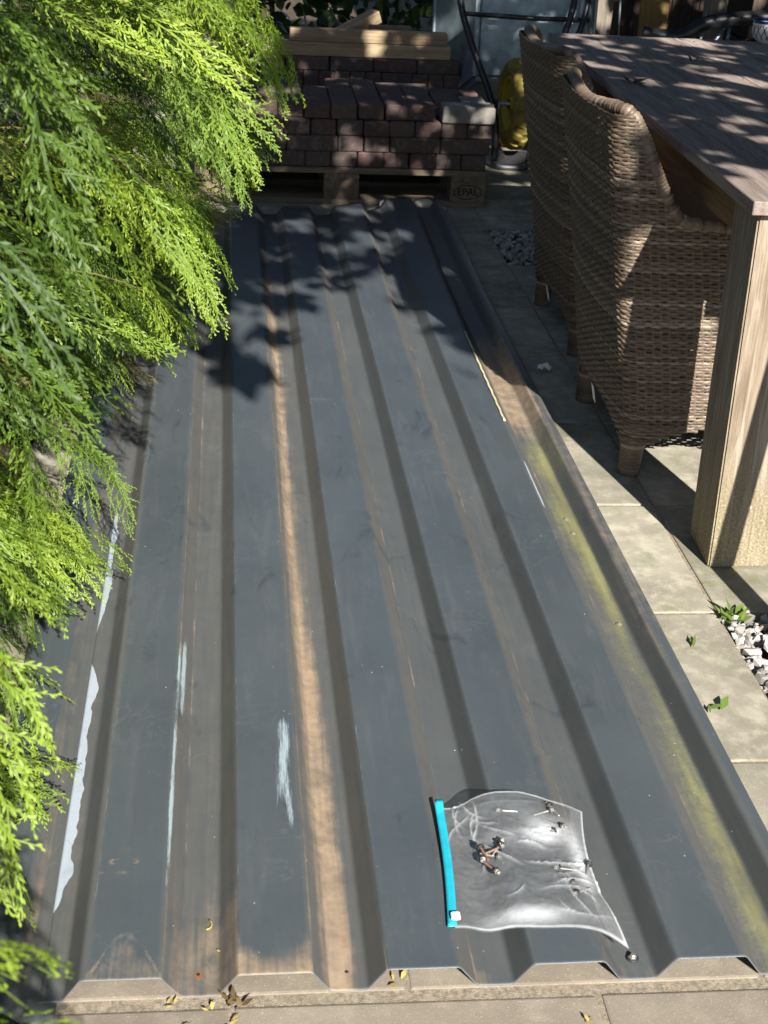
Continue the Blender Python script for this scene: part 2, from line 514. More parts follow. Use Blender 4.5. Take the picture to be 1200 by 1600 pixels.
M['conifer'] = leaf_mat("golden_conifer_foliage", [(0.0, (0.012, 0.024, 0.008)), (0.35, (0.042, 0.082, 0.016)), (0.7, (0.140, 0.228, 0.026)), (1.0, (0.28, 0.375, 0.048))], 0.35, 0.5)
M['yew'] = leaf_mat("dark_hedge_leaf", [(0.0, (0.012, 0.022, 0.008)), (1.0, (0.045, 0.075, 0.02))], 0.2, 0.5)
M['leaf'] = leaf_mat("broad_green_leaf", [(0.0, (0.022, 0.045, 0.015)), (0.6, (0.05, 0.09, 0.025)), (1.0, (0.12, 0.2, 0.04))], 0.3, 0.45)
M['weed'] = leaf_mat("weed_leaf", [(0.0, (0.06, 0.10, 0.025)), (1.0, (0.19, 0.26, 0.05))], 0.3, 0.5)


def make_film():
    t = NT("clear_plastic_film")
    t.n.remove(t.bsdf)
    haze = t.attr('haze')
    v = t.coord()
    tr = t.node('ShaderNodeBsdfTransparent'); tr.inputs[0].default_value = (0.95, 0.96, 0.97, 1)
    df = t.node('ShaderNodeBsdfDiffuse'); df.inputs[0].default_value = (0.72, 0.74, 0.77, 1)
    gl = t.node('ShaderNodeBsdfGlossy'); gl.inputs['Roughness'].default_value = 0.07; gl.inputs[0].default_value = (1, 1, 1, 1)
    dust = t.rampf(t.math('ADD', haze, t.math('MULTIPLY', t.noise(v, 150, 5, 0.7), 0.16)), 0.16, 1.05, 0.04, 0.72)
    m1 = t.node('ShaderNodeMixShader'); t.l.new(dust, m1.inputs[0]); t.l.new(tr.outputs[0], m1.inputs[1]); t.l.new(df.outputs[0], m1.inputs[2])
    lw = t.node('ShaderNodeLayerWeight'); lw.inputs[0].default_value = 0.25
    fr = t.math('ADD', t.math('MULTIPLY', lw.outputs['Fresnel'], 0.45), 0.04, True)
    m2 = t.node('ShaderNodeMixShader'); t.l.new(fr, m2.inputs[0]); t.l.new(m1.outputs[0], m2.inputs[1]); t.l.new(gl.outputs[0], m2.inputs[2])
    t.l.new(m2.outputs[0], t.out.inputs['Surface'])
    bp = t.node('ShaderNodeBump'); bp.inputs['Strength'].default_value = 0.25; bp.inputs['Distance'].default_value = 0.004
    t.l.new(t.noise(v, 60, 4, 0.6, 1.0), bp.inputs['Height'])
    t.l.new(bp.outputs[0], gl.inputs['Normal']); t.l.new(bp.outputs[0], df.inputs['Normal'])
    return t.m


M['clear'] = make_film()
M['blue_zip'] = simple("turquoise_zip_strip", (0.015, 0.33, 0.43), 0.35, 0.5, nscale=50, var=0.12, bump=0.05)
M['slider'] = simple("white_slider_plastic", (0.8, 0.8, 0.8), 0.3, 0.5, nscale=50, var=0.05)


def make_bowl_mat():
    t = NT("blue_white_glaze")
    c = t.node('ShaderNodeTexCoord').outputs['Object']
    sp = t.node('ShaderNodeSeparateXYZ'); t.l.new(c, sp.inputs[0])
    ang = t.math('ARCTAN2', sp.outputs['Y'], sp.outputs['X'])
    a = t.math('MULTIPLY', ang, 18 / (2 * math.pi)); b = t.math('MULTIPLY', sp.outputs['Z'], 22.0)
    l1 = t.math('ABSOLUTE', t.math('SUBTRACT', t.math('FRACT', t.math('ADD', t.math('ADD', a, b), 40.0)), 0.5))
    l2 = t.math('ABSOLUTE', t.math('SUBTRACT', t.math('FRACT', t.math('ADD', t.math('SUBTRACT', a, b), 40.0)), 0.5))
    lat = t.rampf(t.math('MINIMUM', l1, l2), 0.10, 0.06)
    band = t.math('MULTIPLY', t.rampf(sp.outputs['Z'], 0.016, 0.018), t.rampf(sp.outputs['Z'], 0.062, 0.060))
    rim = t.rampf(sp.outputs['Z'], 0.066, 0.068)
    k = t.math('MAXIMUM', t.math('MULTIPLY', lat, band), rim)
    cc = t.mix(k, (0.62, 0.60, 0.56), (0.015, 0.03, 0.13))
    return t.done(cc, 0.25, 0.5)


M['bowl'] = make_bowl_mat()

# ------------------------------------------------------------------ ground and paving
gm = bpy.data.meshes.new("ground")
gm.from_pydata([(-60, -60, -0.055), (60, -60, -0.055), (60, 90, -0.055), (-60, 90, -0.055)], [], [(0, 1, 2, 3)])
ground = link("ground", gm, None, M['soil']); tag(ground, kind='structure')
jm = bpy.data.meshes.new("joint_sand")
P = 0.4935
X0 = 0.9615; Y9 = 1.331
jx0, jx1, jy0, jy1 = X0 - 6 * P, X0 + 6 * P, Y9 - 5 * P, Y9 + 14 * P
jm.from_pydata([(jx0, jy0, -0.009), (jx1, jy0, -0.009), (jx1, jy1, -0.009), (jx0, jy1, -0.009)], [], [(0, 1, 2, 3)])
pavement = empty("pavement"); tag(pavement, kind='structure')
pit = set()
joint = None
GRAVEL = [(X0, Y9 + 1 * P), (X0, Y9 + 7 * P)]
# joint bed cut round the gravel squares
bm = bmesh.new()
for i in range(-3, 6):
    for j in range(-5, 14):
        x = X0 + i * P; y = Y9 + j * P
        if any(abs(x - gx) < 0.01 and abs(y - gy) < 0.01 for gx, gy in GRAVEL): continue
        vs_ = [bm.verts.new(p) for p in ((x, y, -0.0035), (x + P, y, -0.0035), (x + P, y + P, -0.0035), (x, y + P, -0.0035))]
        bm.faces.new(vs_)
bmesh.ops.remove_doubles(bm, verts=bm.verts[:], dist=0.001)
joint = bm_obj("joint_sand", bm, M['sand'], pavement); tag(joint, kind='stuff')
tile_full = [box_mesh("paving_tile", P - 0.007, P - 0.006, 0.045, 0.004, 2) for _ in range(3)]
tile_front = [box_mesh("paving_tile", P - 0.008, P - 0.013, 0.045, 0.004, 2) for _ in range(2)]
for i in range(-3, 6):
    for j in range(-5, 14):
        off = 0.5 * P if j == 0 else 0.0
        x = X0 + i * P - off; y = Y9 + j * P
        if any(abs(x - gx) < 0.01 and abs(y - gy) < 0.01 for gx, gy in GRAVEL): continue
        me = tile_front[(i + j) % 2] if j in (-1, 0) else tile_full[(i * 7 + j * 3) % 3]
        o = link("paving_tile", me, pavement, M['paving'])
        o.location = (x + P / 2 + (0.010 if j == -1 else 0), y + P / 2 + (-0.004 if j == -1 else 0.004 if j == 0 else 0), -0.045 + rnd.uniform(-0.0012, 0.0012) - (0.0015 if j == -1 else 0))
        o.rotation_euler = (rnd.uniform(-0.002, 0.002), rnd.uniform(-0.002, 0.002), rnd.uniform(-0.003, 0.003))

# gravel squares: every pebble real, joined
ico = bmesh.new(); bmesh.ops.create_icosphere(ico, subdivisions=1, radius=1.0)
IV = np.array([v.co[:] for v in ico.verts]); IF = np.array([[v.index for v in f.verts] for f in ico.faces]); ico.free()
for gi, (gx, gy) in enumerate(GRAVEL):
    n = 1500 if gi == 0 else 1100
    Vs, Fs, Ts = [], [], []
    for k in range(n):
        r = 0.0085 * math.exp(rng.normal(0, 0.28))
        jitter = 1 + rng.normal(0, 0.22, IV.shape[0])
        A = rng.normal(size=(3, 3)); Q, _ = np.linalg.qr(A)
        v = (IV * jitter[:, None] * np.array([1.25, 0.95, 0.7])) @ Q.T * r
        layer = rng.random()
        v = v + np.array([gx + rng.uniform(0.004, P - 0.004), gy + rng.uniform(0.004, P - 0.004), -0.035 + layer * 0.034])
        Vs.append(v); Fs.append(IF + k * len(IV)); Ts.append(np.full(len(IV), np.clip(rng.normal(0.5, 0.25), 0, 1)))
    g = link("gravel", mesh_np("gravel", np.concatenate(Vs), np.concatenate(Fs), False, {'tint': np.concatenate(Ts)}), None, M['gravel'])
    tag(g, kind='stuff', label=["pale gravel filling the sunlit square beside the table leg", "grey gravel filling the shaded square behind the far chair"][gi])

# ------------------------------------------------------------------ roofing sheets
PITCH = 0.1987
PROF = [(0.0, 1), (0.098, 1), (0.124, 0), (0.1735, 0), (1.0 * PITCH, 1)]


def prof_pts():
    """polyline (u, z01) of main sheet with rounded bends"""
    pts = [(-0.258, 0.0), (-0.229, 0.0), (-0.2045 + 0.0, 1)]
    for k in range(-1, 4):
        b = k * PITCH
        if k == -1: pts += [(b + 0.098, 1), (b + 0.124, 0), (b + 0.1735, 0)]
        else: pts += [(b, 1), (b + 0.098, 1), (b + 0.124, 0), (b + 0.1735, 0)]
    pts[-1] = (3 * PITCH + 0.1715, 0)
    pts += [(3 * PITCH + 0.194, 0.97), (3 * PITCH + 0.219, 0.97)]
    return pts


def sample_prof(pts, step=0.0028, r=0.005):
    out = []
    P2 = [np.array([a, b * 0.035]) for a, b in pts]
    poly = [P2[0]]
    for i in range(1, len(P2) - 1):
        a, b, c = P2[i - 1], P2[i], P2[i + 1]
        d1 = (a - b) / np.linalg.norm(a - b); d2 = (c - b) / np.linalg.norm(c - b)
        s, e = b + d1 * r, b + d2 * r
        for t in (0, 0.33, 0.67, 1):
            poly.append((1 - t) ** 2 * s + 2 * t * (1 - t) * b + t * t * e)
    poly.append(P2[-1])
    for a, b in zip(poly[:-1], poly[1:]):
        L = np.linalg.norm(b - a); n = max(1, int(L / step))
        for k in range(n): out.append(a + (b - a) * k / n)
    out.append(poly[-1])
    return np.array(out)


def sheet_world(u, z, y, t):
    x = (-0.007 + u) * (1 - t) + (-0.0535 + u * 1.047) * t
    return x


def build_sheet():
    S = sample_prof(prof_pts())
    nu = len(S); Yn, Yf = 1.340, 5.42
    tt = np.concatenate([np.linspace(0, 0.12, 110), np.linspace(0.12, 0.45, 130)[1:], np.linspace(0.45, 1, 90)[1:]])
    nv = len(tt)
    u = np.tile(S[:, 0], nv); z = np.tile(S[:, 1], nv); t = np.repeat(tt, nu)
    y = Yn + (Yf - Yn) * t
    y = y + (u - 0.3) * 0.006 * (1 - t) + np.where(t > 0.9, (t - 0.9) / 0.1 * sstep(0.5, 0.62, u) * 0.05, 0)
    x = sheet_world(u, z, y, t)
    z01 = z / 0.035
    # lift of the far right corner onto two stones, gentle waviness
    lift = 0.034 * sstep(0.72, 1.0, t) * sstep(0.30, 0.62, u) * 0.9
    wob = (fbm(u * 7 + 3, y * 2.2, 3) - 0.5) * 0.0016 * z01 + (fbm(u * 2 + 3, y * 0.9, 9) - 0.5) * 0.002
    # dents near the ends of the pans
    zz = z + lift + wob + 0.0025
    zz -= 0.0012 * np.exp(-((u - 0.05) ** 2 + (t - 0.09) ** 2 * 4) / 0.003)
    V = np.stack([x, y, zz], 1)
    # ---- stains, each where it lies on the sheet
    ph = np.mod(u, PITCH)                     # position inside one pitch
    ti = np.floor(u / PITCH).astype(int)      # pitch index: trough right of pan
    floor = (z01 < 0.12).astype(float)
    slope = ((z01 >= 0.12) & (z01 < 0.9)).astype(float)
    pan = (z01 >= 0.9).astype(float)
    left_slope = slope * (ph < 0.135); right_slope = slope * (ph > 0.16)
    n1 = fbm(u * 30, y * 3, 21); n2 = fbm(u * 60, y * 14, 22); n3 = fbm(u * 8, y * 8, 23)
    left = sstep(0.26, 0.16, u)               # older, dirtier left half
    grime = 0.22 + 0.25 * left * pan * n3
    grime = np.where(pan > 0, grime * 0.55, grime)
    grime = grime + left_slope * (0.42 + 0.40 * n1) + floor * (0.26 + 0.20 * left) + right_slope * (0.30 + 0.40 * left)
    grime = np.maximum(grime, pan * 0.5 * sstep(0.010, 0.0, np.minimum(ph, np.abs(0.098 - ph))))
    lg = (u < -0.1) & (ti < -1)
    grime = np.where(lg, 0.55 + 0.3 * n1, grime)
    grime = np.where(ti == 3, np.where(ph > 0.09, np.maximum(grime, 0.6), grime), grime)
    dirt = np.zeros_like(u)
    # broad tan stripe down the trough right of the second pan
    wv = fbm(y * 2.6, y * 0 + 3.3, 25, 4); wv2 = fbm(y * 1.3, y * 0 + 8.1, 26, 3)
    cen = 0.122 + 0.006 * (wv - 0.5) + 0.012 * sstep(2.6, 1.4, y); wid = 0.014 + 0.006 * wv2 + 0.010 * sstep(2.4, 1.5, y)
    d0 = np.exp(-((ph - cen) / wid) ** 2) * 0.95 + 0.45 * np.exp(-((ph - 0.150) / 0.016) ** 2) * (0.3 + n1 * 0.6)
    d0 = d0 * (0.72 + 0.5 * fbm(u * 90, y * 5, 27))
    dirt = np.maximum(dirt, np.where(ti == 0, d0 * (0.72 + 0.25 * n1) * sstep(5.1, 4.4, y), 0))
    # trough right of the first pan: thin dust, heavy at the near end
    dirt = np.maximum(dirt, np.where(ti == -1, sstep(0.098, 0.112, ph) * (0.08 + 0.26 * n1 + 0.16 * sstep(3.4, 3.9, y) + 0.34 * sstep(1.60, 1.36, y)), 0))
    # trough right of third and fourth pan: little
    dirt = np.maximum(dirt, np.where((ti == 1) | (ti == 2), (left_slope * 0.22 + floor * 0.15 * n1) + 0.55 * floor * sstep(1.40, 1.345, y) * n2, 0))
    # overlap trough on the far left
    dirt = np.maximum(dirt, np.where(lg, 0.16 + 0.3 * n1 * right_slope + 0.12 * floor, 0))
    # washed-up fans of silt at the near end of the two left pans
    c0 = (u + 0.150 + 0.012 * (n3 - 0.5)) / 0.048
    fan = sstep(1.430, 1.395, y + 0.075 * np.abs(c0) ** 1.6 + 0.015 * (n2 - 0.5)) * (0.55 + 0.6 * n3)
    dirt = np.maximum(dirt, np.where((ti == -1) & (pan > 0), fan * (0.35 + 0.35 * n2), 0))
    rim_fan = sstep(0.012, 0.002, np.abs(y + 0.075 * np.abs(c0) ** 1.6 + 0.015 * (n2 - 0.5) - 1.418)) * (0.4 + 0.8 * n2)
    dirt = np.maximum(dirt, np.where((ti == -1) & (pan > 0), rim_fan * 0.55, 0))
    dirt = np.maximum(dirt, pan * sstep(1.375, 1.342, y + 0.02 * (n2 - 0.5)) * (0.15 + 0.5 * n2) * (0.35 + 0.65 * left))
    dirt = np.maximum(dirt, np.exp(-((ph - 0.1005) / 0.0028) ** 2) * (0.18 + 0.45 * n1 * n2 + 0.15 * left))
    dirt = np.maximum(dirt, np.exp(-((ph - 0.1235) / 0.003) ** 2) * (0.18 + 0.75 * n2 ** 1.5))
    dirt = np.maximum(dirt, np.where((ti == 0) & (pan > 0), sstep(1.46 + 0.06 * (n3 - 0.5) - 0.055 * np.sin(np.clip(ph / 0.098, 0, 1) * np.pi), 1.335, y + 0.02 * (n2 - 0.5)) * (0.50 + 0.4 * n2) * 0.9 + 0.22 * sstep(1.75, 1.4, y) * n1, 0))
    # brown mud on the last trough where it comes out of the shade
    mud = np.where(ti == 3, sstep(0.100, 0.112, ph) * sstep(3.0, 3.35, y) * sstep(4.2, 3.8, y) * 0.75, 0)
    dirt = np.maximum(dirt, mud)
    dirt = np.maximum(dirt, np.where((ti == 3) & (ph > 0.183), 0.45 * sstep(1.7, 2.2, y) * n1 + 0.12, 0))
    dirt = np.maximum(dirt, np.where((u > 3 * PITCH + 0.195), 0.45 * sstep(1.9, 2.4, y), 0))
    # algae on the floor of the last trough
    al = np.where(ti == 3, sstep(0.112, 0.132, ph) * sstep(0.178, 0.168, ph), 0) * sstep(3.35, 3.0, y)
    al = al * (0.35 + 0.5 * sstep(0.125, 0.165, ph) + 0.25 * n3)
    algae = al * (0.50 + 0.38 * sstep(1.9, 2.9, y) + 0.12 * sstep(1.7, 1.4, y)) * (0.30 + 1.25 * fbm(u * 22, y * 4.5, 28))
    algae = np.maximum(algae, np.where((ti == 3) & (ph > 0.168), 0.35 * sstep(2.6, 3.1, y) * sstep(3.35, 3.1, y), 0))
    rust = 0.75 * np.exp(-((x + 0.060) ** 2 / 0.000022 + (y - 1.375) ** 2 / 0.00005)) + 0.33 * np.exp(-((x + 0.060) ** 2 / 0.0004 + (y - 1.38) ** 2 / 0.0008))
    # white scuffs
    sx = x - (0.045 + 0.022 * np.sin((y - 1.60) * 5.5))
    scuff = np.exp(-(sx / 0.011) ** 2) * sstep(1.60, 1.80, y) * sstep(1.96, 1.88, y) * (0.45 + 0.4 * n2)
    leg2 = np.exp(-((x - 0.065 - 0.05 * (1.80 - y)) / 0.007) ** 2) * sstep(1.60, 1.66, y) * sstep(1.86, 1.80, y) * (0.35 + 0.5 * n2)
    scuff = np.maximum(scuff, leg2)
    ridge = np.exp(-((u + PITCH - 0.100) / 0.0035) ** 2) * sstep(1.45, 1.6, y) * sstep(2.25, 2.05, y) * (0.35 + 0.6 * n2)
    ridge = np.maximum(ridge, np.exp(-((u + PITCH - 0.108) / 0.004) ** 2) * sstep(1.9, 2.0, y) * sstep(2.25, 2.12, y) * 0.85)
    ridge = np.maximum(ridge, np.where((ti == 3) & (pan > 0), np.exp(-((ph - 0.096) / 0.0025) ** 2) * sstep(2.7, 2.75, y) * sstep(3.0, 2.95, y) * 0.85, 0))
    ridge = np.maximum(ridge, np.where(pan > 0, np.exp(-((ph - 0.002) / 0.0018) ** 2) * (0.10 + 0.3 * n2) * (ti < 2), 0))
    scuff = np.maximum(scuff, ridge)
    ring = np.abs(np.sqrt(((x + 0.172) / 0.020) ** 2 + ((y - 1.566) / 0.007) ** 2) - 1.0)
    dirt = np.maximum(dirt, 0.62 * sstep(0.35, 0.12, ring) * (0.6 + 0.5 * n2))
    dirt = np.maximum(dirt, 0.60 * np.exp(-((y - 1.542) / 0.0035) ** 2) * (np.abs(u + 0.168) < 0.030) * (0.5 + 0.7 * n2))
    # peeled primer along the left edge
    e = u + 0.258
    wav = 0.011 + 0.014 * (fbm(y * 14, y * 0 + 0.5, 31, 3) - 0.35) * 2 + 0.007 * (fbm(y * 55, y * 0 + 2.5, 32, 3) - 0.5)
    w1 = wav * (0.35 + 0.65 * sstep(1.50, 1.62, y) * sstep(2.16, 2.05, y)) * sstep(1.495, 1.52, y) * sstep(2.155, 2.12, y)
    w2 = 0.7 * wav * sstep(2.22, 2.4, y) * sstep(2.80, 2.76, y)
    peel = np.clip(0.5 + (np.maximum(w1, w2) - 0.0005 - e) / 0.006, 0, 1) * (np.maximum(w1, w2) > 0.001)
    old = ((e < wav * (0.35 + 0.65 * sstep(1.50, 1.62, y) * sstep(2.16, 2.05, y))) & (y > 1.50) & (y < 2.15)) | ((e < 0.7 * wav * sstep(2.22, 2.4, y)) & (y > 2.24) & (y < 2.78))
    peel = peel.astype(float)
    me = mesh_np("roofing_sheet", V, grid_faces(nu, nv), True,
                 {'grime': np.clip(grime, 0, 1), 'dirt': dirt, 'algae': algae, 'rust': rust, 'scuff': scuff, 'peel': peel})
    return me, (Yn, Yf)


sheet_me, _ = build_sheet()
sheet = link("roofing_sheet", sheet_me, None, [M['sheet'], M['steel_edge']])
md = sheet.modifiers.new("thickness", 'SOLIDIFY'); md.thickness = 0.0011; md.offset = -1; md.material_offset_rim = 1
tag(sheet, "long anthracite ribbed roofing sheet with tan and algae stained troughs lying on the paving", "roofing sheet")


def build_left_sheet():
    pts = [(-0.235, -0.004), (-0.272, -0.004), (-0.300, 0.98), (-0.366, 0.98), (-0.373, 0.80)]
    pts = [(a, b) for a, b in pts]
    S = sample_prof(pts[::-1], 0.004)
    nu = len(S); tt = np.linspace(0, 1, 160); nv = len(tt)
    u = np.tile(S[:, 0], nv); z = np.tile(S[:, 1], nv); t = np.repeat(tt, nu); y = 1.30 + 4.05 * t
    x = (-0.007 + u) * (1 - t) + (-0.0535 + u * 1.047) * t
    zz = z * 0.75 + 0.0008 + (fbm(u * 6, y * 2, 41) - 0.5) * 0.002
    n1 = fbm(u * 40, y * 4, 42)
    sl = (z > 0.003) & (z < 0.031)
    grime = np.where(z < 0.03, 0.5 + 0.3 * n1, 0.15)
    dirt = np.where(sl, 0.25 + 0.4 * n1 * fbm(u * 30, y * 9, 44), 0.05)
    ze = np.zeros_like(u)
    return mesh_np("roofing_sheet", np.stack([x, y, zz], 1), grid_faces(nu, nv), True, {'grime': grime, 'dirt': dirt, 'algae': ze, 'rust': ze, 'scuff': ze, 'peel': ze})


ls = link("roofing_sheet", build_left_sheet(), None, [M['sheet'], M['steel_edge']])
md = ls.modifiers.new("thickness", 'SOLIDIFY'); md.thickness = 0.0011; md.offset = 1; md.material_offset_rim = 1
tag(ls, "narrow strip of a second ribbed sheet tucked under the peeling left edge beside the conifer", "roofing sheet")


def hexhead(name, loc, rot=(0, 0, 0), parent=None):
    """roofing screw head lying flat: sealing washer, hex head"""
    w = lathe("sealing_washer", [(0.0, 0.0032), (0.004, 0.0034), (0.0075, 0.0026), (0.0088, 0.001), (0.0088, 0.0)], M['rubber'], parent, 20)
    w.location = loc; w.rotation_euler = rot
    h = lathe("screw_head", [(0.0, 0.0075), (0.0033, 0.0075), (0.0040, 0.0065), (0.0042, 0.0034), (0.0062, 0.0033), (0.0062, 0.0028)], M['screw_steel'], parent, 6, False)
    h.location = loc; h.rotation_euler = rot
    return w, h


hexhead("roof_screw", (0.540, 1.379, 0.0035), parent=sheet)
for (px, py) in ((0.735, 2.73), (0.744, 2.27), (0.736, 2.66)):
    for o_ in hexhead("roof_screw", (px, py, 0.0032), parent=sheet):
        o_.scale = (0.75, 0.75, 0.5); o_.data.materials[0] = M['dusty']
for (px, py) in ((-0.060, 1.376), (0.140, 1.372)):
    o = lathe("screw_hole", [(0.0, 0.0), (0.0022, 0.0001), (0.0026, 0.0004)], M['rubber'], sheet, 12); o.location = (px, py, 0.0032)
# yellowed sealing strip along the lap at the right
n = 40
ys = np.linspace(3.22, 3.92, n)
Vf = []
for i, yy in enumerate(ys):
    t_ = (yy - 1.34) / 4.08
    for du in (0.0, 0.003, 0.0055):
        uu = 3 * PITCH + 0.088 + du + 0.0008 * math.sin(i * 1.7)
        Vf.append((sheet_world(uu, 0, yy, t_), yy, 0.0392 + 0.0012 * (du > 0.001 and du < 0.005) + 0.016 * max(0, (t_ - 0.46)) ))
Vf = np.array(Vf); Vf[:, 2] = 0.0395
o = link("sealing_strip", mesh_np("sealing_strip", Vf, grid_faces(3, n), True), sheet, M['film'])
md = o.modifiers.new("thickness", 'SOLIDIFY'); md.thickness = 0.0015; md.offset = 1


# ------------------------------------------------------------------ golden conifers on the left
XT_Y = [0.4, 0.8, 1.2, 1.6, 2.0, 2.4, 2.8, 3.2, 3.6, 4.0, 4.5, 5.0]
XT_Z = [0, .15, .3, .45, .6, .8, 1.0, 1.2, 1.5]
XT = np.array([[-.06, -.05, -.04, -.03, -.03, -.03, -.05, -.08, -.10],
               [-.22, -.19, -.17, -.16, -.15, -.14, -.12, -.12, -.10],
               [-.30, -.27, -.25, -.21, -.20, -.12, -.08, -.05, -.05],
               [-.29, -.25, -.24, -.23, -.16, -.13, -.04, .02, .0],
               [-.31, -.32, -.26, -.18, -.16, -.04, .01, .04, .02],
               [-.33, -.25, -.24, -.20, -.08, -.01, .06, .04, .03],
               [-.26, -.29, -.23, -.10, -.04, .01, .08, .04, .03],
               [-.30, -.27, -.14, -.04, -.01, .04, .06, .05, .04],
               [-.30, -.19, -.06, -.06, .03, .08, .06, .05, .04],
               [-.24, -.10, -.08, .0, .02, .07, .06, .05, .04],
               [-.12, -.08, -.04, .0, .03, .06, .06, .05, .04],
               [-.10, -.06, .0, .02, .04, .06, .06, .05, .04]])


def xlimit(y, z):
    y = np.clip(y, XT_Y[0], XT_Y[-1]); z = np.clip(z, 0, 1.5)
    i = int(np.clip(np.searchsorted(XT_Y, y) - 1, 0, len(XT_Y) - 2)); j = int(np.clip(np.searchsorted(XT_Z, z) - 1, 0, len(XT_Z) - 2))
    a = (y - XT_Y[i]) / (XT_Y[i + 1] - XT_Y[i]); b = (z - XT_Z[j]) / (XT_Z[j + 1] - XT_Z[j])
    return (XT[i, j] * (1 - a) + XT[i + 1, j] * a) * (1 - b) + (XT[i, j + 1] * (1 - a) + XT[i + 1, j + 1] * a) * b


def spray_template(seed):
    """flat lacy spray of scale leaves along +X, unit length, in the XY plane, sagging along -Z; returns verts, quads, tint"""
    r = np.random.default_rng(seed)
    V, Q, T = [], [], []

    def strip(p0, p1, w0, w1, t0, t1):
        d = p1 - p0; d = d / (np.linalg.norm(d) + 1e-9)
        n = np.array([-d[1], d[0], r.uniform(-0.5, 0.5)]); n /= np.linalg.norm(n) + 1e-9
        b = len(V)
        V.extend([p0 + n * w0, p0 - n * w0, p1 + n * w1, p1 - n * w1]); Q.append([b, b + 1, b + 3, b + 2]); T.extend([t0, t0, t1, t1])

    def finger(p0, p1, w, t0, t1):
        d = p1 - p0; d = d / (np.linalg.norm(d) + 1e-9)
        n = np.array([-d[1], d[0], r.uniform(-0.7, 0.7)]); n /= np.linalg.norm(n) + 1e-9
        m = p0 + (p1 - p0) * 0.62
        b = len(V)
        V.extend([p0, m - n * w, p1, m + n * w]); Q.append([b, b + 1, b + 2, b + 3]); T.extend([t0, (t0 + t1) / 2, t1, (t0 + t1) / 2])

    def ax(t): return np.array([t, 0.07 * math.sin(t * 2.4 + seed), -0.22 * t * t])
    N = 8
    for k in range(N):
        strip(ax(k / N), ax((k + 1) / N), 0.0085 * (1.25 - k / N), 0.0085 * (1.25 - (k + 1) / N), 0.3 + 0.4 * k / N, 0.35 + 0.4 * k / N)
    side = 1; t = 0.04
    while t < 0.975:
        side = -side
        L2 = (0.40 * (1 - t) ** 0.7 + 0.085) * r.uniform(0.7, 1.2) * min(1, 0.45 + t * 2.4)
        ang = side * math.radians(r.uniform(34, 52) - 10 * t); bend = side * r.uniform(-0.75, -0.25); drop = r.uniform(0.2, 0.75) * (1 - 0.5 * t)
        p0 = ax(t)

        def q(u):
            a2 = ang + bend * u
            return p0 + np.array([math.cos(a2), math.sin(a2), 0]) * L2 * u + np.array([0, 0, -drop * L2 * u * u])

        def strand(fn, L, w, tb):
            K = 3
            for k in range(K): strip(fn(k / K), fn((k + 1) / K), w * (1 - 0.22 * k), w * (1 - 0.22 * (k + 1)), tb + 0.12 * k, tb + 0.1 + 0.12 * k)
            u = 0.10; s2 = 1
            while u < 1.0:
                s2 = -s2
                b0 = fn(u); dd = fn(min(u + 0.05, 1.05)) - b0; dd /= np.linalg.norm(dd) + 1e-9
                a4 = s2 * math.radians(r.uniform(20, 34)); ca, sa = math.cos(a4), math.sin(a4)
                d4 = np.array([dd[0] * ca - dd[1] * sa, dd[0] * sa + dd[1] * ca, dd[2] + r.uniform(-0.18, 0.18)])
                finger(b0, b0 + d4 * (0.046 * (1 - 0.45 * u)) * r.uniform(0.75, 1.3), 0.0056, tb + 0.1 + 0.2 * u, min(1, tb + 0.38 + 0.25 * u))
                u += 0.020 / L * r.uniform(0.75, 1.2)
            finger(fn(0.93), fn(1.0) + (fn(1.0) - fn(0.9)) * 0.5, 0.0050, 0.75, 1.0)
        strand(q, L2, 0.0046, 0.42)
        if L2 > 0.22:
            for uu in (0.28, 0.5):
                sd = side if uu < 0.4 else -side
                b0 = q(uu); aa = ang + bend * uu + sd * math.radians(r.uniform(26, 38)); L5 = L2 * r.uniform(0.28, 0.42)
                strand(lambda u, b0=b0, aa=aa, L5=L5: b0 + np.array([math.cos(aa), math.sin(aa), -0.35 * u - 0.3]) * L5 * u, L5, 0.004, 0.48)
        t += r.uniform(0.048, 0.072)
    return np.array(V), np.array(Q), np.array(T)


SPRAYS = [spray_template(s) for s in range(7)]


def frame_from(d, roll):
    d = d / np.linalg.norm(d)
    up = np.array([0, 0, 1.0]); s = np.cross(up, d); s /= np.linalg.norm(s) + 1e-9
    n = np.cross(d, s)
    s2 = s * math.cos(roll) + n * math.sin(roll); n2 = np.cross(d, s2)
    return np.stack([d, s2, n2])          # rows: X,Y,Z axes


HERO = [(0.100, 2.40, 1.04), (0.045, 2.55, 0.86), (0.060, 2.9, 0.80), (-0.010, 2.2, 0.74), (-0.045, 2.3, 0.60), (-0.165, 2.4, 0.235), (-0.21, 2.2, 0.20), (-0.30, 1.75, 0.17), (-0.27, 1.6, 0.12), (0.03, 2.1, 0.98), (-0.02, 1.7, 0.90)]


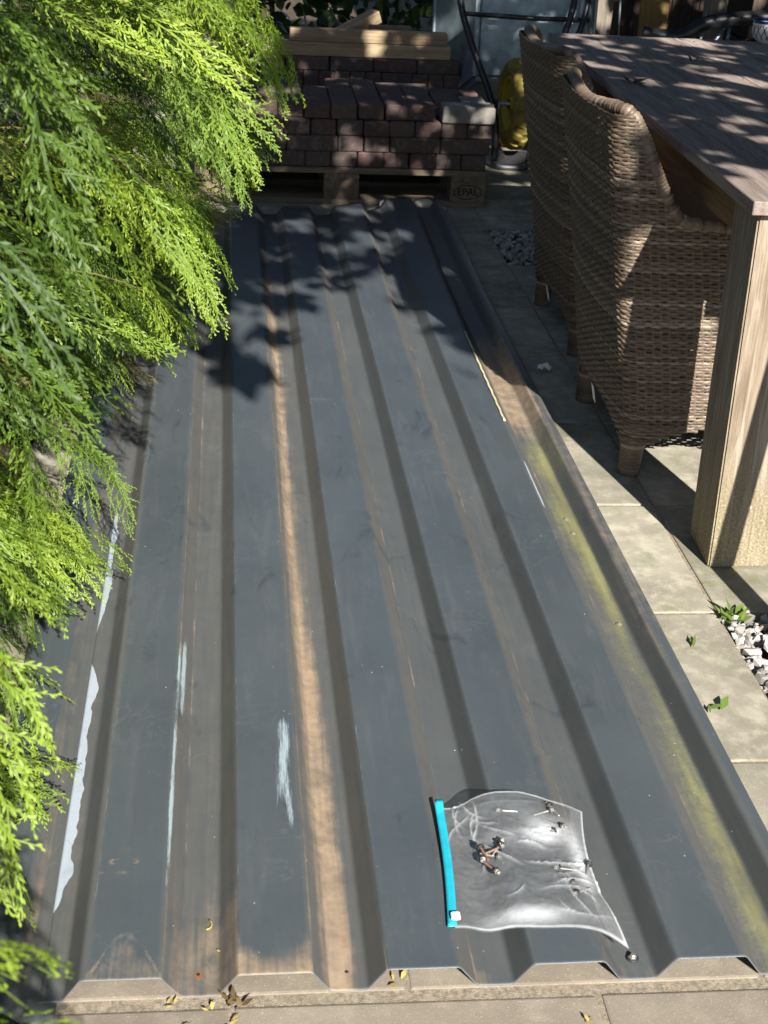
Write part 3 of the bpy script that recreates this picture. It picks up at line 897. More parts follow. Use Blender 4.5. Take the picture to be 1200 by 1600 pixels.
def conifer(name, tx, ty, y0, y1, height, nbr, seed, label, hero=(), dsp=0.15, zmin=0.0):
    r = np.random.default_rng(seed)
    root = empty(name, (tx, ty, 0))
    tag(root, label, "conifer", "golden conifers along the left edge of the paving")
    path = [(0, 0, -0.05), (0.02, 0.01, 0.5), (-0.01, 0.03, 1.2), (0.02, 0, height)]
    tube("trunk", catmull(path, 14), np.linspace(0.075, 0.02, 14), M['bark'], root, 10)
    base = np.array([tx, ty, 0])
    made = 0
    tries = 0
    while made < nbr and tries < nbr * 12:
        tries += 1
        z = r.uniform(0.06, height * 0.98) if r.random() < 0.66 else r.uniform(0.03, 0.5)
        y = r.uniform(y0, y1)
        depth = abs(r.normal(0, dsp)) + (0.0 if r.random() < 0.5 else r.uniform(0.05, 0.4))
        xl = xlimit(y, z) if z < 1.5 else xlimit(y, 1.5) - (z - 1.5) * 0.15
        if y < 1.75 and z < 0.5 and y1 > 1 and r.random() < 0.62: continue
        if z < zmin: continue
        tip = np.array([xl - 0.015 - depth, y, max(z, 0.03)])
        lim = 0.004
        if made < len(hero): tip = np.array(hero[made]); depth = 0.0; lim = 0.05; z = tip[2]; y = tip[1]
        # branch grows from the stem outwards and droops towards its tip
        fx = tip[0] - r.uniform(0.45, 0.75)
        sy = ty + (y - ty) * r.uniform(0.45, 0.8)
        start = np.array([max(fx, tx - 0.1), sy, min(z + r.uniform(-0.02, 0.26), height)])
        if lim > 0.01: start = tip + np.array([-r.uniform(0.55, 0.75), r.uniform(-0.15, 0.25), r.uniform(0.10, 0.22)])
        midp = (start + tip) / 2 + np.array([0.05, 0, 0.07 + r.uniform(-0.02, 0.05)])
        C = catmull([start, midp, tip], 12)
        VV, QQ, TT, MI = [], [], [], []; off = 0; last = 0.0
        bright = np.clip(1.06 - depth * 2.5 + r.normal(0, 0.13), 0.10, 1.1)  # inner sprays darker: older green, plus crown shade painted into the tint
        ns = 8
        for k in range(ns + 1):
            f = 1.0 if k == ns else 0.22 + 0.72 * k / ns
            i = f * 11; i0 = min(int(i), 10)
            p = C[i0] + (C[i0 + 1] - C[i0]) * (i - i0)
            d = C[i0 + 1] - C[i0]; d = d / np.linalg.norm(d)
            L = r.uniform(0.19, 0.34) if k < ns else r.uniform(0.20, 0.30)
            sgn = 1 if k % 2 else -1
            side = np.cross(d, [0, 0, 1.0]); side /= np.linalg.norm(side)
            dd = d + side * sgn * (r.uniform(0.3, 0.8) if k < ns else r.uniform(-0.2, 0.2)) + np.array([0, 0, -r.uniform(-0.05, 0.4)])
            dd /= np.linalg.norm(dd)
            if k == ns: p = C[-1] - dd * L * 0.75
            for _ in range(6):
                q = p + dd * L
                if q[2] < 0.035: dd[2] += 0.3
                elif q[0] > xlimit(q[1], q[2]) + lim: dd[0] -= 0.10; L *= 0.84
                else: break
                dd /= np.linalg.norm(dd)
            else:
                if k < ns: continue
            last = f
            A = frame_from(dd, r.normal(0.0, 0.65))
            sv, sq, st = SPRAYS[r.integers(len(SPRAYS))]
            W = (sv * L) @ A + p
            W[:, 2] = np.maximum(W[:, 2], 0.012)
            VV.append(W); QQ.append(sq + off); off += len(W); MI.append(np.full(len(sq), 1 if r.random() < 0.025 else 0))
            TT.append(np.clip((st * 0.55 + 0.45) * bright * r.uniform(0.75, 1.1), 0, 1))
        if not VV: continue
        ne = max(3, int(last * 9.5))
        Vb, Qb = tube_np(C[:ne], np.linspace(0.0030, 0.0010, ne), 5, False)
        VV.append(Vb); QQ.append(Qb + off); TT.append(np.full(len(Vb), 0.05)); MI.append(np.ones(len(Qb), int))
        me = mesh_np("foliage_branch", np.concatenate(VV) - base, np.concatenate(QQ), False, {'tint': np.concatenate(TT)}, np.concatenate(MI))
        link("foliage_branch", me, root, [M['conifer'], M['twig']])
        made += 1
    return root


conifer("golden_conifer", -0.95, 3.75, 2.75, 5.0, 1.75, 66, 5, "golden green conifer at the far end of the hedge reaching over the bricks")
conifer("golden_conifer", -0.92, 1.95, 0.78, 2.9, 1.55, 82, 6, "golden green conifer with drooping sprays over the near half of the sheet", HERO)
conifer("golden_conifer", -0.98, 0.15, 0.0, 0.62, 0.82, 75, 8, "conifer added behind the bottom left corner of the paving to cast shade there", (), 0.09, 0.36)  # extra conifer, its foliage placed to shadow the near left corner

# ------------------------------------------------------------------ pallets with paving bricks
def pallet(name, x0, y0, label, brand=False):
    s = 1.045
    root = empty(name, (x0, y0, 0)); tag(root, label, "pallet")
    L, W = 1.2, 0.8
    for (a, b) in ((0, 0.1), (0.3275, 0.4725), (0.7, 0.8)):
        box("bottom_board", (0, a, 0), (L, b, 0.022 * s), M['pallet_wood'], root, 0.002)
    for (a, b) in ((0, 0.1), (0.3275, 0.4725), (0.7, 0.8)):
        for xa in (0, 0.5275, 1.055):
            box("block", (xa, a, 0.022 * s), (xa + 0.145, b, 0.1 * s), M['block_wood'], root, 0.002)
    for xa in (0, 0.5275, 1.055):
        box("stringer_board", (xa, 0, 0.1 * s), (xa + 0.145, W, 0.122 * s), M['block_wood'], root, 0.002)
    for (a, b) in ((0, 0.145), (0.1875, 0.2875), (0.3275, 0.4725), (0.5125, 0.6125), (0.655, 0.8)):
        box("deck_board", (0, a, 0.122 * s), (L, b, 0.144 * s), M['pallet_wood'], root, 0.002)
    if brand:
        cu = bpy.data.curves.new("brand_lettering", 'FONT'); cu.body = "EPAL"; cu.size = 0.042; cu.align_x = 'CENTER'; cu.align_y = 'CENTER'
        cu.extrude = 0.0004; cu.offset = 0.0008
        tmp = bpy.data.objects.new("brand_lettering_curve", cu); col.objects.link(tmp)
        bpy.context.view_layer.update()
        tm = bpy.data.meshes.new_from_object(tmp.evaluated_get(bpy.context.evaluated_depsgraph_get())); tm.name = "brand_lettering"
        bpy.data.objects.remove(tmp); tm.materials.clear()
        t_ = link("brand_lettering", tm, root, M['brand'])
        t_.location = (1.055 + 0.0725, -0.0006, 0.061 * s); t_.rotation_euler = (math.pi / 2, 0, 0)
        a = np.linspace(0, 2 * np.pi, 40)
        V, Q = tube_np(np.stack([0.058 * np.cos(a), 0 * a, 0.029 * np.sin(a)], 1), 0.0018, 6, False)
        V[:, 1] *= 0.35
        o = link("brand_oval", mesh_np("brand_oval", V, Q, True), root, M['brand']); o.location = (1.055 + 0.0725, -0.0004, 0.061 * s)
    return root


pallet("pallet", -0.20, 5.615, "weathered wooden pallet carrying the front stack of paving bricks", True)
pallet("pallet", -0.12, 6.72, "wooden pallet under the rear stack of bricks and timbers")

BL, BW, BH = 0.204, 0.1035, 0.0625
brick_y = [box_mesh("paving_brick", BW, BL, BH, 0.005, 1, 0.0012) for _ in range(6)]    # long axis in y (header seen)
brick_x = [box_mesh("paving_brick", BL, BW, BH, 0.005, 1, 0.0012) for _ in range(4)]    # long axis in x (stretcher seen)
brick_e = [box_mesh("paving_brick", 0.0725, BL, BW, 0.005, 1, 0.001) for _ in range(3)]   # on edge


def brick(me, x, y, z, label, group, rz=0.0, cat="paving brick", mat='brick'):
    o = link("paving_brick", me, None, M[mat])
    o.location = (x + rnd.uniform(-0.0015, 0.0015), y + rnd.uniform(-0.003, 0.003), z)
    o.rotation_euler = (0, 0, rz + rnd.uniform(-0.012, 0.012))
    return tag(o, label, cat, group)


GF = "dark paving bricks stacked on the front pallet"
zt = 0.151
ORD = ['rightmost'] + [w + ' from the right' for w in 'second third fourth fifth sixth seventh eighth ninth tenth eleventh twelfth thirteenth fourteenth fifteenth sixteenth'.split()]
course = ["bottom course", "second course", "third course", "top course"]
xr = 1.005
for k in range(3):
    z = zt + k * (BH + 0.001)
    shift = (-0.008, 0.003, 0.010)[k]
    for d in range(3):
        lab = f"reddish brown paving brick in the {course[k]} of the front pallet stack"
        if d == 0 and k == 1:
            # stretchers and headers mixed along the face
            x = xr + shift; seq = ['s', 's', 'h', 'h', 's', 's', 'h', 's']
            for q, c in enumerate(seq):
                lab = f"brown brick in the front stack's second course face, {ORD[q]}"
                if c == 's':
                    for e in range(2): brick(rnd.choice(brick_x), x - BL / 2, 5.625 + BW / 2 + e * (BW + 0.001), z, lab if e == 0 else 'brown paving brick hidden inside the second course of the front stack', GF)
                    x -= BL + 0.004
                else:
                    brick(rnd.choice(brick_y), x - BW / 2, 5.625 + BL / 2, z, lab, GF); x -= BW + 0.003
        else:
            for i in range(11):
                lab = f"brown brick in the front stack's {course[k]} face, {ORD[i]}" if d == 0 else f"brown paving brick hidden inside the {course[k]} of the front stack"
                brick(rnd.choice(brick_y), xr + shift - BW / 2 - i * (BW + 0.0035), 5.625 + BL / 2 + d * (BL + 0.004) + rnd.uniform(-0.004, 0.004), z, lab, GF)
z = zt + 3 * (BH + 0.001)
lab = "dark brown paving brick lying in the uneven top course of the front stack"
for i in range(11):
    yo = (0.0, 0.0, 0.0, 0.02, 0.012, -0.004, 0.0, 0.028, 0.03, 0.026, 0.04)[i]
    x = xr - BW / 2 - i * (BW + 0.0045) - 0.008
    if i in (0, 1):
        continue
    if i == 3:
        continue
    if i == 2:
        brick(brick_x[0], x - BW / 2 - 0.002, 5.632 + BW / 2 + 0.012, z, 'dark brick laid lengthwise at the front of the top course, third from right', GF, 0.02)
        brick(brick_y[1], x, 5.632 + BW + BL / 2 + 0.02, z, 'dark brick right behind the lengthwise brick of the top course', GF)
        brick(brick_y[2], x - BW - 0.003, 5.632 + BW + BL / 2 + 0.02, z, 'dark brick left behind the lengthwise brick of the top course', GF)
        for e in range(2): brick(brick_y[e], x - e * (BW + 0.004), 5.632 + BW + BL * 1.5 + 0.03, z, ('dark brick at the back of the top course, third from the right', 'dark brick at the back of the top course, fourth from the right')[e], GF)
        continue
    for d in range(3):
        yy = 5.632 + BL / 2 + yo + d * (BL + 0.003)
        if d == 2 and i in (6, 9): continue
        brick(brick_y[(i + d) % 6], x, yy, z, f"dark brick in the front stack's top course, {('front', 'middle', 'back')[d]} row, {ORD[i]}", GF, rnd.uniform(-0.02, 0.02))
# pale concrete pavers at the right front corner of the top course
slab = link("concrete_paver", box_mesh("concrete_paver", 0.213, 0.135, 0.066, 0.005, 1, 0.0015), None, M['grey_paver'])
slab.location = (xr - 0.094, 5.612 + 0.0675, z); slab.rotation_euler = (0, 0, -0.01)
tag(slab, "pale grey concrete paver at the front right corner of the front stack", "paver")
s2 = link("concrete_paver", box_mesh("concrete_paver", BW, 0.13, 0.064, 0.005, 1, 0.0012), None, M['grey_paver'])
s2.location = (xr - 0.052, 5.83, z); tag(s2, "pale grey concrete paver second from the front at the right end of the stack", "paver")
brick(brick_y[3], xr - 0.165, 5.86, z, "dark brown paving brick lying flush behind the pale concrete paver", GF)
brick(brick_x[1], xr - 0.105, 6.03, z, "reddish brick laid crosswise at the back right of the front stack", GF)
brick(brick_x[2], xr - 0.31, 6.14, z, "pale dusted brick laid crosswise at the back of the front stack", GF)
brick(brick_y[0], xr - 0.26, 5.87 + 0.1, z - 0.0, lab, GF) if False else None

GR = "dark paving bricks stacked on the rear pallet"
yr = 6.735
xrr = 1.03
for k in range(2):
    for i in range(15):
        brick(brick_e[i % 3], xrr - 0.037 - i * 0.0750, yr + BL / 2, zt + k * (BW + 0.001), f"brick on edge in the rear stack's {('lower', 'upper')[k]} edge course, {ORD[i]}", GR)
        if k == 1: brick(brick_e[(i + 1) % 3], xrr - 0.037 - i * 0.0750, yr + BL * 1.5 + 0.004, zt + k * (BW + 0.001), "dark brown brick standing on edge in the hidden back row of the rear stack", GR)
zr = zt + 2 * (BW + 0.001)
for i in range(6):
    for d in range(3):
        brick(brick_x[(i + d) % 4], xrr - BL / 2 - i * (BL + 0.005), yr + 0.004 + BW / 2 + d * (BW + 0.003), zr, (f"charcoal brick in the rear stack's flat course face, {ORD[i]}" if d == 0 else f"charcoal brick in the rear stack's flat course, {(0, 'middle', 'back')[d]} row, {ORD[i]}"), GR, cat="paving brick")
for i in range(4):
    brick(brick_x[i % 4], 0.30 - i * (BL + 0.006), yr + 0.20, zr + BH + 0.001, f"dark brick lying on the rear stack's flat course at left, {ORD[i]}", GR)

# ------------------------------------------------------------------ timbers on the rear stack
zb = zr + BH + 0.002
o = box("timber_beam", (0.02, yr + 0.015, zb), (0.985, yr + 0.085, zb + 0.062), M['new_timber'], None, 0.003); tag(o, "longer pale timber lying directly on the rear bricks", "timber", "pale timbers on the rear brick stack")
o = box("timber_beam", (0.215, yr + 0.022, zb + 0.0635), (0.965, yr + 0.088, zb + 0.121), M['new_timber'], None, 0.003, rot=(0, 0, -0.006)); tag(o, "shorter pale timber stacked upon the longer one, its grey end visible", "timber", "pale timbers on the rear brick stack")
o = box("timber_offcut", (-0.11, -0.035, 0), (0.11, 0.035, 0.06), M['new_timber'], None, 0.003)
o.location = (0.56, yr + 0.19, zb + 0.098); o.rotation_euler = (0.10, -0.40, 0.45); tag(o, "tilted grey timber offcut poking up behind the two long timbers", "offcut")
o = box("timber_offcut", (0.60, yr + 0.11, zb + 0.07), (0.80, yr + 0.16, zb + 0.135), M['pallet_wood'], None, 0.003); tag(o, "short flat timber offcut lying behind the tilted one", "offcut")

# ------------------------------------------------------------------ stones under the far end of the sheet
for (sx, sy, lab) in ((0.590, 5.52, "pale broken stone propping the far sheet end, left of the pair"), (0.735, 5.53, "pale broken stone propping the far sheet end, right of the pair")):
    bm = bmesh.new(); bmesh.ops.create_icosphere(bm, subdivisions=2, radius=0.036)
    for v in bm.verts: v.co = Vector((v.co.x * 1.2, v.co.y * 0.9, v.co.z * 0.75)) * rnd.uniform(0.85, 1.1)
    o = bm_obj("stone_chunk", bm, M['chunk']); o.location = (sx, sy, 0.026); tag(o, lab, "stone")

# ------------------------------------------------------------------ wheelbarrow standing on its nose
wb = empty("wheelbarrow", (1.25, 6.55, 0))
tag(wb, "upturned galvanised wheelbarrow with a yellow wheel beside the brick stacks", "wheelbarrow")
wc = np.array([0.0, -0.15, 0.292])
# tyre with tread blocks
nseg, ncs = 128, 28
V = []
for i in range(nseg):
    a = 2 * np.pi * i / nseg
    for j in range(ncs):
        b = 2 * np.pi * j / ncs
        rr = 0.158 + 0.046 * math.cos(b) * (1 if math.cos(b) < 0.5 else 1)
        xx = 0.048 * math.sin(b)
        if math.cos(b) > 0.30:
            lug = ((i // 4) + (1 if math.sin(b) > 0 else 0)) % 2
            rr += 0.0 if abs(math.sin(b)) < 0.14 else (0.003 if lug else -0.005)
        V.append((xx, rr * math.cos(a), rr * math.sin(a)))
Fq = []
for i in range(nseg):
    for j in range(ncs):
        Fq.append([i * ncs + j, i * ncs + (j + 1) % ncs, ((i + 1) % nseg) * ncs + (j + 1) % ncs, ((i + 1) % nseg) * ncs + j])
wheel = link("wheel", mesh_np("wheel", [(0, 0, 0), (0.001, 0, 0), (0, 0.001, 0), (0.001, 0.001, 0)], [[0, 1, 3, 2]]), wb, M['yellow_rim'])
wheel.location = wc
bpy.data.meshes.remove(wheel.data) if False else None
# rim is the wheel's own mesh
prof = [(-0.030, 0.030), (-0.034, 0.034), (-0.034, 0.112), (-0.040, 0.126), (-0.036, 0.128), (-0.02, 0.116), (0.02, 0.116), (0.036, 0.128), (0.040, 0.126), (0.034, 0.112), (0.012, 0.10), (0.012, 0.032), (0.030, 0.030)]
prof = [(-0.032, 0.022), (-0.034, 0.030), (-0.014, 0.036), (-0.010, 0.096), (-0.034, 0.108), (-0.040, 0.124), (-0.036, 0.127), (-0.02, 0.117), (0.02, 0.117), (0.036, 0.127), (0.040, 0.124), (0.034, 0.108), (0.0, 0.096), (0.0, 0.036), (0.034, 0.030), (0.032, 0.022)]
a = np.arange(40) * 2 * np.pi / 40
Vr = np.array([[x, r_ * math.cos(t_), r_ * math.sin(t_)] for (x, r_) in prof for t_ in a])
wheel.data = mesh_np("wheel", Vr, grid_faces(40, len(prof), True), True); wheel.data.materials.append(M['yellow_rim'])
link("tyre", mesh_np("tyre", V, Fq, False), wheel, M['yellow_tyre'])
tube("axle", [(-0.085, 0, 0), (0.085, 0, 0)], 0.009, M['galv'], wheel, 10)
wheel.rotation_euler = (0, 0, rad(4))
# frame tubes: from the handles (up) down round the wheel to the nose bar
for s in (-1, 1):
    pts = [(s * 0.30, 0.10, 1.05), (s * 0.265, 0.02, 0.72), (s * 0.20, -0.04, 0.52), (s * 0.125, -0.12, 0.34), (s * 0.088, -0.16, 0.20), (s * 0.082, -0.17, 0.03)]
    tube("frame_tube", catmull(pts, 30), 0.0155, M['black_tube'], wb, 10)
tube("nose_bar", catmull([(-0.085, -0.17, 0.03), (-0.06, -0.20, 0.014), (0.0, -0.205, 0.012), (0.06, -0.20, 0.014), (0.085, -0.17, 0.03)], 16), 0.013, M['grey_steel'], wb, 10)
o = box("nose_plate", (-0.075, -0.165, 0.02), (0.075, -0.160, 0.085), M['rubber'], wb, 0.001, rot=(rad(10), 0, 0))
for s in (-1, 1):
    box("axle_bracket", (s * 0.083 - 0.004, -0.19, 0.27), (s * 0.083 + 0.004, -0.10, 0.31), M['grey_steel'], wb, 0.001)
# tray: open box, floor towards the camera, mouth towards the hedge
def P_(x, y, z): return Vector((x, y, z))
bm = bmesh.new()
inner = [P_(-0.16, 0.10, 0.36), P_(0.34, 0.10, 0.36), P_(0.34, 0.16, 0.95), P_(-0.16, 0.16, 0.95)]
outer = [P_(-0.32, 0.42, 0.12), P_(0.48, 0.42, 0.12), P_(0.48, 0.50, 1.10), P_(-0.32, 0.50, 1.10)]
iv = [bm.verts.new(p) for p in inner]; ov = [bm.verts.new(p) for p in outer]
bm.faces.new(iv)
for k in range(4): bm.faces.new((iv[k], iv[(k + 1) % 4], ov[(k + 1) % 4], ov[k]))
bmesh.ops.bevel(bm, geom=[e for e in bm.edges if len(e.link_faces) == 2], offset=0.02, segments=2, affect='EDGES')
bmesh.ops.recalc_face_normals(bm, faces=bm.faces[:])
tray = bm_obj("tray", bm, M['galv'], wb)
md = tray.modifiers.new("t", 'SOLIDIFY'); md.thickness = 0.003
rimpts = [tuple(p) for p in outer] + [tuple(outer[0])]
tube("tray_rim", np.concatenate([np.linspace(rimpts[i], rimpts[i + 1], 8)[:-1] for i in range(4)] + [np.array([rimpts[0]])]), 0.010, M['galv'], wb, 8)
tube("cross_bar", [(-0.24, 0.075, 0.655), (0.10, 0.07, 0.645), (0.36, 0.075, 0.645)], 0.011, M['black_tube'], wb, 8)
tube("leg_strut", catmull([(0.34, 0.05, 0.74), (0.30, 0.0, 0.60), (0.22, -0.01, 0.50)], 10), 0.014, M['black_tube'], wb, 8)
for k, (px, pz, s_) in enumerate(((0.05, 0.0, 1.0), (0.16, 0.0, 0.8))):
    bm = bmesh.new(); bmesh.ops.create_icosphere(bm, subdivisions=2, radius=0.042 * s_)
    for v in bm.verts: v.co = Vector((v.co.x * 1.2, v.co.y, v.co.z * 0.8)) * rnd.uniform(0.85, 1.1)
    o = bm_obj("brick_rubble", bm, M['brick_red']); o.location = (1.25 + px, 6.90, 0.03); tag(o, "broken red brick lump on the ground behind the wheel" + (", larger" if k == 0 else ", smaller"), "rubble", "broken brick lumps")

# ------------------------------------------------------------------ table
TA = rad(-2.0)
tbl = empty("garden_table", (0.957, 2.485, 0), TA)
tag(tbl, "weathered brown wooden garden table with square legs on the right", "table")
TL, TW, TZ = 2.37, 1.02, 0.800
nb = 7; bw = TW / nb
for i in range(nb):
    me = box_mesh("tabletop_plank", bw - 0.0022, TL + rnd.uniform(-0.003, 0.003), 0.027, 0.002, 1)
    o = link("tabletop_plank", me, tbl, M['table_top']); o.location = (bw * (i + 0.5), TL / 2, TZ - 0.027 + rnd.uniform(-0.0006, 0.0006))
A0 = 0.06
box("apron", (A0, 0.12, 0.672), (A0 + 0.028, TL - 0.12, TZ - 0.0275), M['table_side'], tbl, 0.002)
box("apron", (TW - A0 - 0.028, 0.12, 0.672), (TW - A0, TL - 0.12, TZ - 0.0275), M['table_side'], tbl, 0.002)
box("apron", (0.19, 0.05, 0.70), (TW - 0.19, 0.078, TZ - 0.0275), M['table_side'], tbl, 0.002)
box("apron", (0.19, TL - 0.078, 0.70), (TW - 0.19, TL - 0.05, TZ - 0.0275), M['table_side'], tbl, 0.002)
lm = bpy.data.meshes.new("leg")
bm = bmesh.new()
for zz, dx in ((0.0, 0.022), (0.771, 0.0)):
    pass
corner = []
for zz, dx, dy in ((0.0, 0.0, 0.0), (0.771, 0.0, 0.0)):
    corner.append([bm.verts.new((dx + a_, dy + b_, zz)) for a_, b_ in ((0, 0), (0.132, 0), (0.132, 0.155), (0, 0.155))])
bm.faces.new(corner[0][::-1]); bm.faces.new(corner[1])
for k in range(4): bm.faces.new((corner[0][k], corner[0][(k + 1) % 4], corner[1][(k + 1) % 4], corner[1][k]))
bmesh.ops.bevel(bm, geom=bm.edges[:], offset=0.004, segments=2, affect='EDGES')
bm.to_mesh(lm); bm.free()
for (lx, ly, mir) in ((0.022, 0.022, 1), (TW - 0.154, 0.022, 1), (0.022, TL - 0.177, 1), (TW - 0.154, TL - 0.177, 1)):
    o = link("leg", lm, tbl, M['leg_wood']); o.location = (lx + 0.02, ly, 0)
    o.rotation_euler = (0, rad(-1.5), 0)
    if lx < 0.3 and ly < 0.3:
        h = lathe("leg_screw", [(0.0, 0.0015), (0.0035, 0.0016), (0.0045, 0.0)], M['chunk'], o, 12); h.location = (0.072, -0.0004, 0.145); h.rotation_euler = (math.pi / 2, 0, 0)
# bowl and dry leaf clumps on the table
bowl = lathe("bowl", [(0.0, 0.002), (0.036, 0.0), (0.040, 0.004), (0.058, 0.018), (0.066, 0.040), (0.064, 0.062), (0.066, 0.074), (0.061, 0.076), (0.058, 0.062), (0.060, 0.040), (0.05, 0.02), (0.0, 0.012)], M['bowl'], None, 48)
bowl.location = (1.80, 4.78, TZ); tag(bowl, "small blue and white lattice patterned bowl on the far table end", "bowl")


def leaf_clump(name, loc, n, size, mat, label, cat, group=None, flat=0.5, tint=None):
    V, Q = [], []
    for k in range(n):
        a = rnd.uniform(0, 6.28); e = rnd.uniform(-flat, flat)
        d = Vector((math.cos(a) * math.cos(e), math.sin(a) * math.cos(e), abs(math.sin(e)) + 0.05))
        s_ = Vector((-d.y, d.x, rnd.uniform(-0.3, 0.3))).normalized(); L = size * rnd.uniform(0.5, 1)
        p = Vector((rnd.uniform(-1, 1) * size * 0.5, rnd.uniform(-1, 1) * size * 0.35, 0.002))
        b = len(V)
        w = L * rnd.uniform(0.12, 0.28)
        for t_, ww, up in ((0, 0.2, 0), (0.45, 1, 0.10), (1.0, 0.1, 0.02 + rnd.uniform(0, 0.2))):
            c_ = p + d * L * t_ + Vector((0, 0, up * L)); V += [tuple(c_ + s_ * w * ww), tuple(c_ - s_ * w * ww)]
        Q += [[b, b + 1, b + 3, b + 2], [b + 2, b + 3, b + 5, b + 4]]
    att = {'tint': np.array([tint if tint is not None else 0.5] * len(V)) + rng.normal(0, 0.12, len(V))}
    o = link(name, mesh_np(name, V, Q, True, att), None, mat); o.location = loc
    return tag(o, label, cat, group)


leaf_clump("dry_leaf_clump", (1.075, 3.80, TZ + 0.001), 9, 0.05, M['dead'], "curled dead leaf clump lying nearer the chairs on the tabletop", "dead leaf")
leaf_clump("dry_leaf_clump", (1.36, 4.27, TZ + 0.001), 7, 0.038, M['dead'], "smaller dead leaf clump in the middle of the tabletop", "dead leaf")
V, Q = [], []
for k in range(110):
    px, py = rnd.uniform(0.05, 0.98), rnd.uniform(0.25, 2.3); s_ = rnd.uniform(0.001, 0.0035); b = len(V)
    V += [(px - s_, py - s_, 0), (px + s_, py - s_ * .6, 0), (px + s_ * .7, py + s_, 0), (px - s_, py + s_ * .8, 0), (px, py, s_ * 1.1)]
    Q += [[b, b + 1, b + 4], [b + 1, b + 2, b + 4], [b + 2, b + 3, b + 4], [b + 3, b, b + 4]]
o = link("leaf_crumbs", mesh_np("leaf_crumbs", V, Q), None, M['dead']); o.location = (0.957, 2.485, TZ + 0.0012); o.rotation_euler = (0, 0, TA)
tag(o, "scattered dark crumbs of leaf and seed over the tabletop", kind='stuff')

# ------------------------------------------------------------------ wicker armchairs
HW = 0.276; RC = 0.05
def backx(z): return 0.0 - 0.128 * np.clip((z - 0.10) / 0.77, 0, 1.1) ** 1.1 - 0.0
TOPP = [(-0.138, 0.872), (-0.075, 0.868), (-0.045, 0.835), (-0.008, 0.765), (0.025, 0.700), (0.06, 0.655), (0.11, 0.636), (0.30, 0.628), (0.46, 0.615)]
TX = np.array([p[0] for p in TOPP]); TZp = np.array([p[1] for p in TOPP])


def side_front(z):
    """x where the side panel stops at height z"""
    return np.where(z < 0.612, 0.46, np.interp(-z, -TZp, TX))


def shell_point(s, z, off=0.0):
    """s: signed arc length along the U from the middle of the back"""
    bx = backx(z); half = HW - RC
    quarter = RC * np.pi / 2
    a = np.abs(s); sg = np.sign(s)
    inb = a <= half; inc = (a > half) & (a <= half + quarter)
    th = np.clip((a - half) / RC, 0, np.pi / 2)
    x = np.where(inb, bx, np.where(inc, bx + RC * (1 - np.cos(th)), bx + RC + (a - half - quarter)))
    y = np.where(inb, a, np.where(inc, half + RC * np.sin(th), HW))
    nx = np.where(inb, -1.0, np.where(inc, -np.cos(th), 0.0)); ny = np.where(inb, 0.0, np.where(inc, np.sin(th), 1.0))
    bow = 0.012 * np.cos(np.clip(a / half, 0, 1) * np.pi / 2) * (z > 0)
    return np.stack([x - bow + nx * off, sg * (y + ny * off), z + 0 * s], -1)


def weave_shell():
    V, Q, T = [], [], []; base = 0
    rowh = 0.0076; stake = 0.0200; seg = 4
    half = HW - RC; quarter = RC * np.pi / 2
    z = 0.095; i = 0
    rr = np.random.default_rng(3)
    while z < 0.865:
        smax = half + quarter + float(side_front(z)) - float(backx(z)) - RC
        ranges = [(-smax, smax)]
        hem = 0.142
        if z < hem:
            # arched hem between the legs
            cpos = half + quarter * 0.5; w = 0.045 + 0.14 * ((z - 0.095) / (hem - 0.095)) ** 1.6
            ranges = [(-cpos - w * 1.5, -cpos + w), (cpos - w, cpos + w * 1.5), (smax - 0.05 - w, smax), (-smax, -smax + 0.05 + w)]
        for (a0, a1) in ranges:
            n = max(3, int((a1 - a0) / stake * seg))
            s = np.linspace(a0, a1, n)
            ph = np.pi * s / stake + (np.pi if i % 2 else 0) + 0.0
            wob = 0.0011 * np.sin(s * 9 + i * 1.3) + 0.0007 * rr.normal(size=n)
            amp = 0.0019 * np.cos(ph)
            sag = 0.010 * np.clip((np.abs(s) - half) / quarter, 0, 1) * np.exp(-np.clip(np.abs(s) - half - quarter, 0, 1) / 0.05)
            tint = np.clip(0.42 + 0.26 * rr.normal() + 0.10 * np.cos(ph) + 0.08 * rr.normal(size=n), 0, 1)
            rows = []
            for (dz, do) in ((-0.5, -0.0016), (-0.28, 0.0006), (0.28, 0.0006), (0.5, -0.0016)):
                rows.append(shell_point(s, np.full(n, z) + dz * rowh * 1.06 + wob, amp + do))
            V.append(np.concatenate(rows)); Q.append(grid_faces(n, 4) + base); base += 4 * n; T.append(np.tile(tint, 4))
        z += rowh * rr.uniform(0.985, 1.015); i += 1
    # upright stakes
    smax = half + quarter + 0.46 - float(backx(0.4)) - RC
    k = np.arange(-int(smax / stake), int(smax / stake) + 1)
    for kk in k:
        s0 = (kk + 0.5) * stake
        # find top of this stake
        zs = np.linspace(0.15, 0.865, 70)
        sm = half + quarter + side_front(zs) - backx(zs) - RC
        ok = np.abs(s0) < sm
        if ok.sum() < 5: continue
        zz = zs[ok]; n = len(zz); rows = []
        for ds, do in ((-0.0028, -0.001), (0.0, 0.0008), (0.0028, -0.001)):
            rows.append(shell_point(np.full(n, s0 + ds), zz, do))
        V.append(np.concatenate(rows)); Q.append(grid_faces(n, 3) + base); base += 3 * n; T.append(np.full(3 * n, np.clip(0.35 + 0.15 * rr.normal(), 0, 1)))
    return mesh_np("wicker_weave", np.concatenate(V), np.concatenate(Q), True, {'tint': np.concatenate(T)})


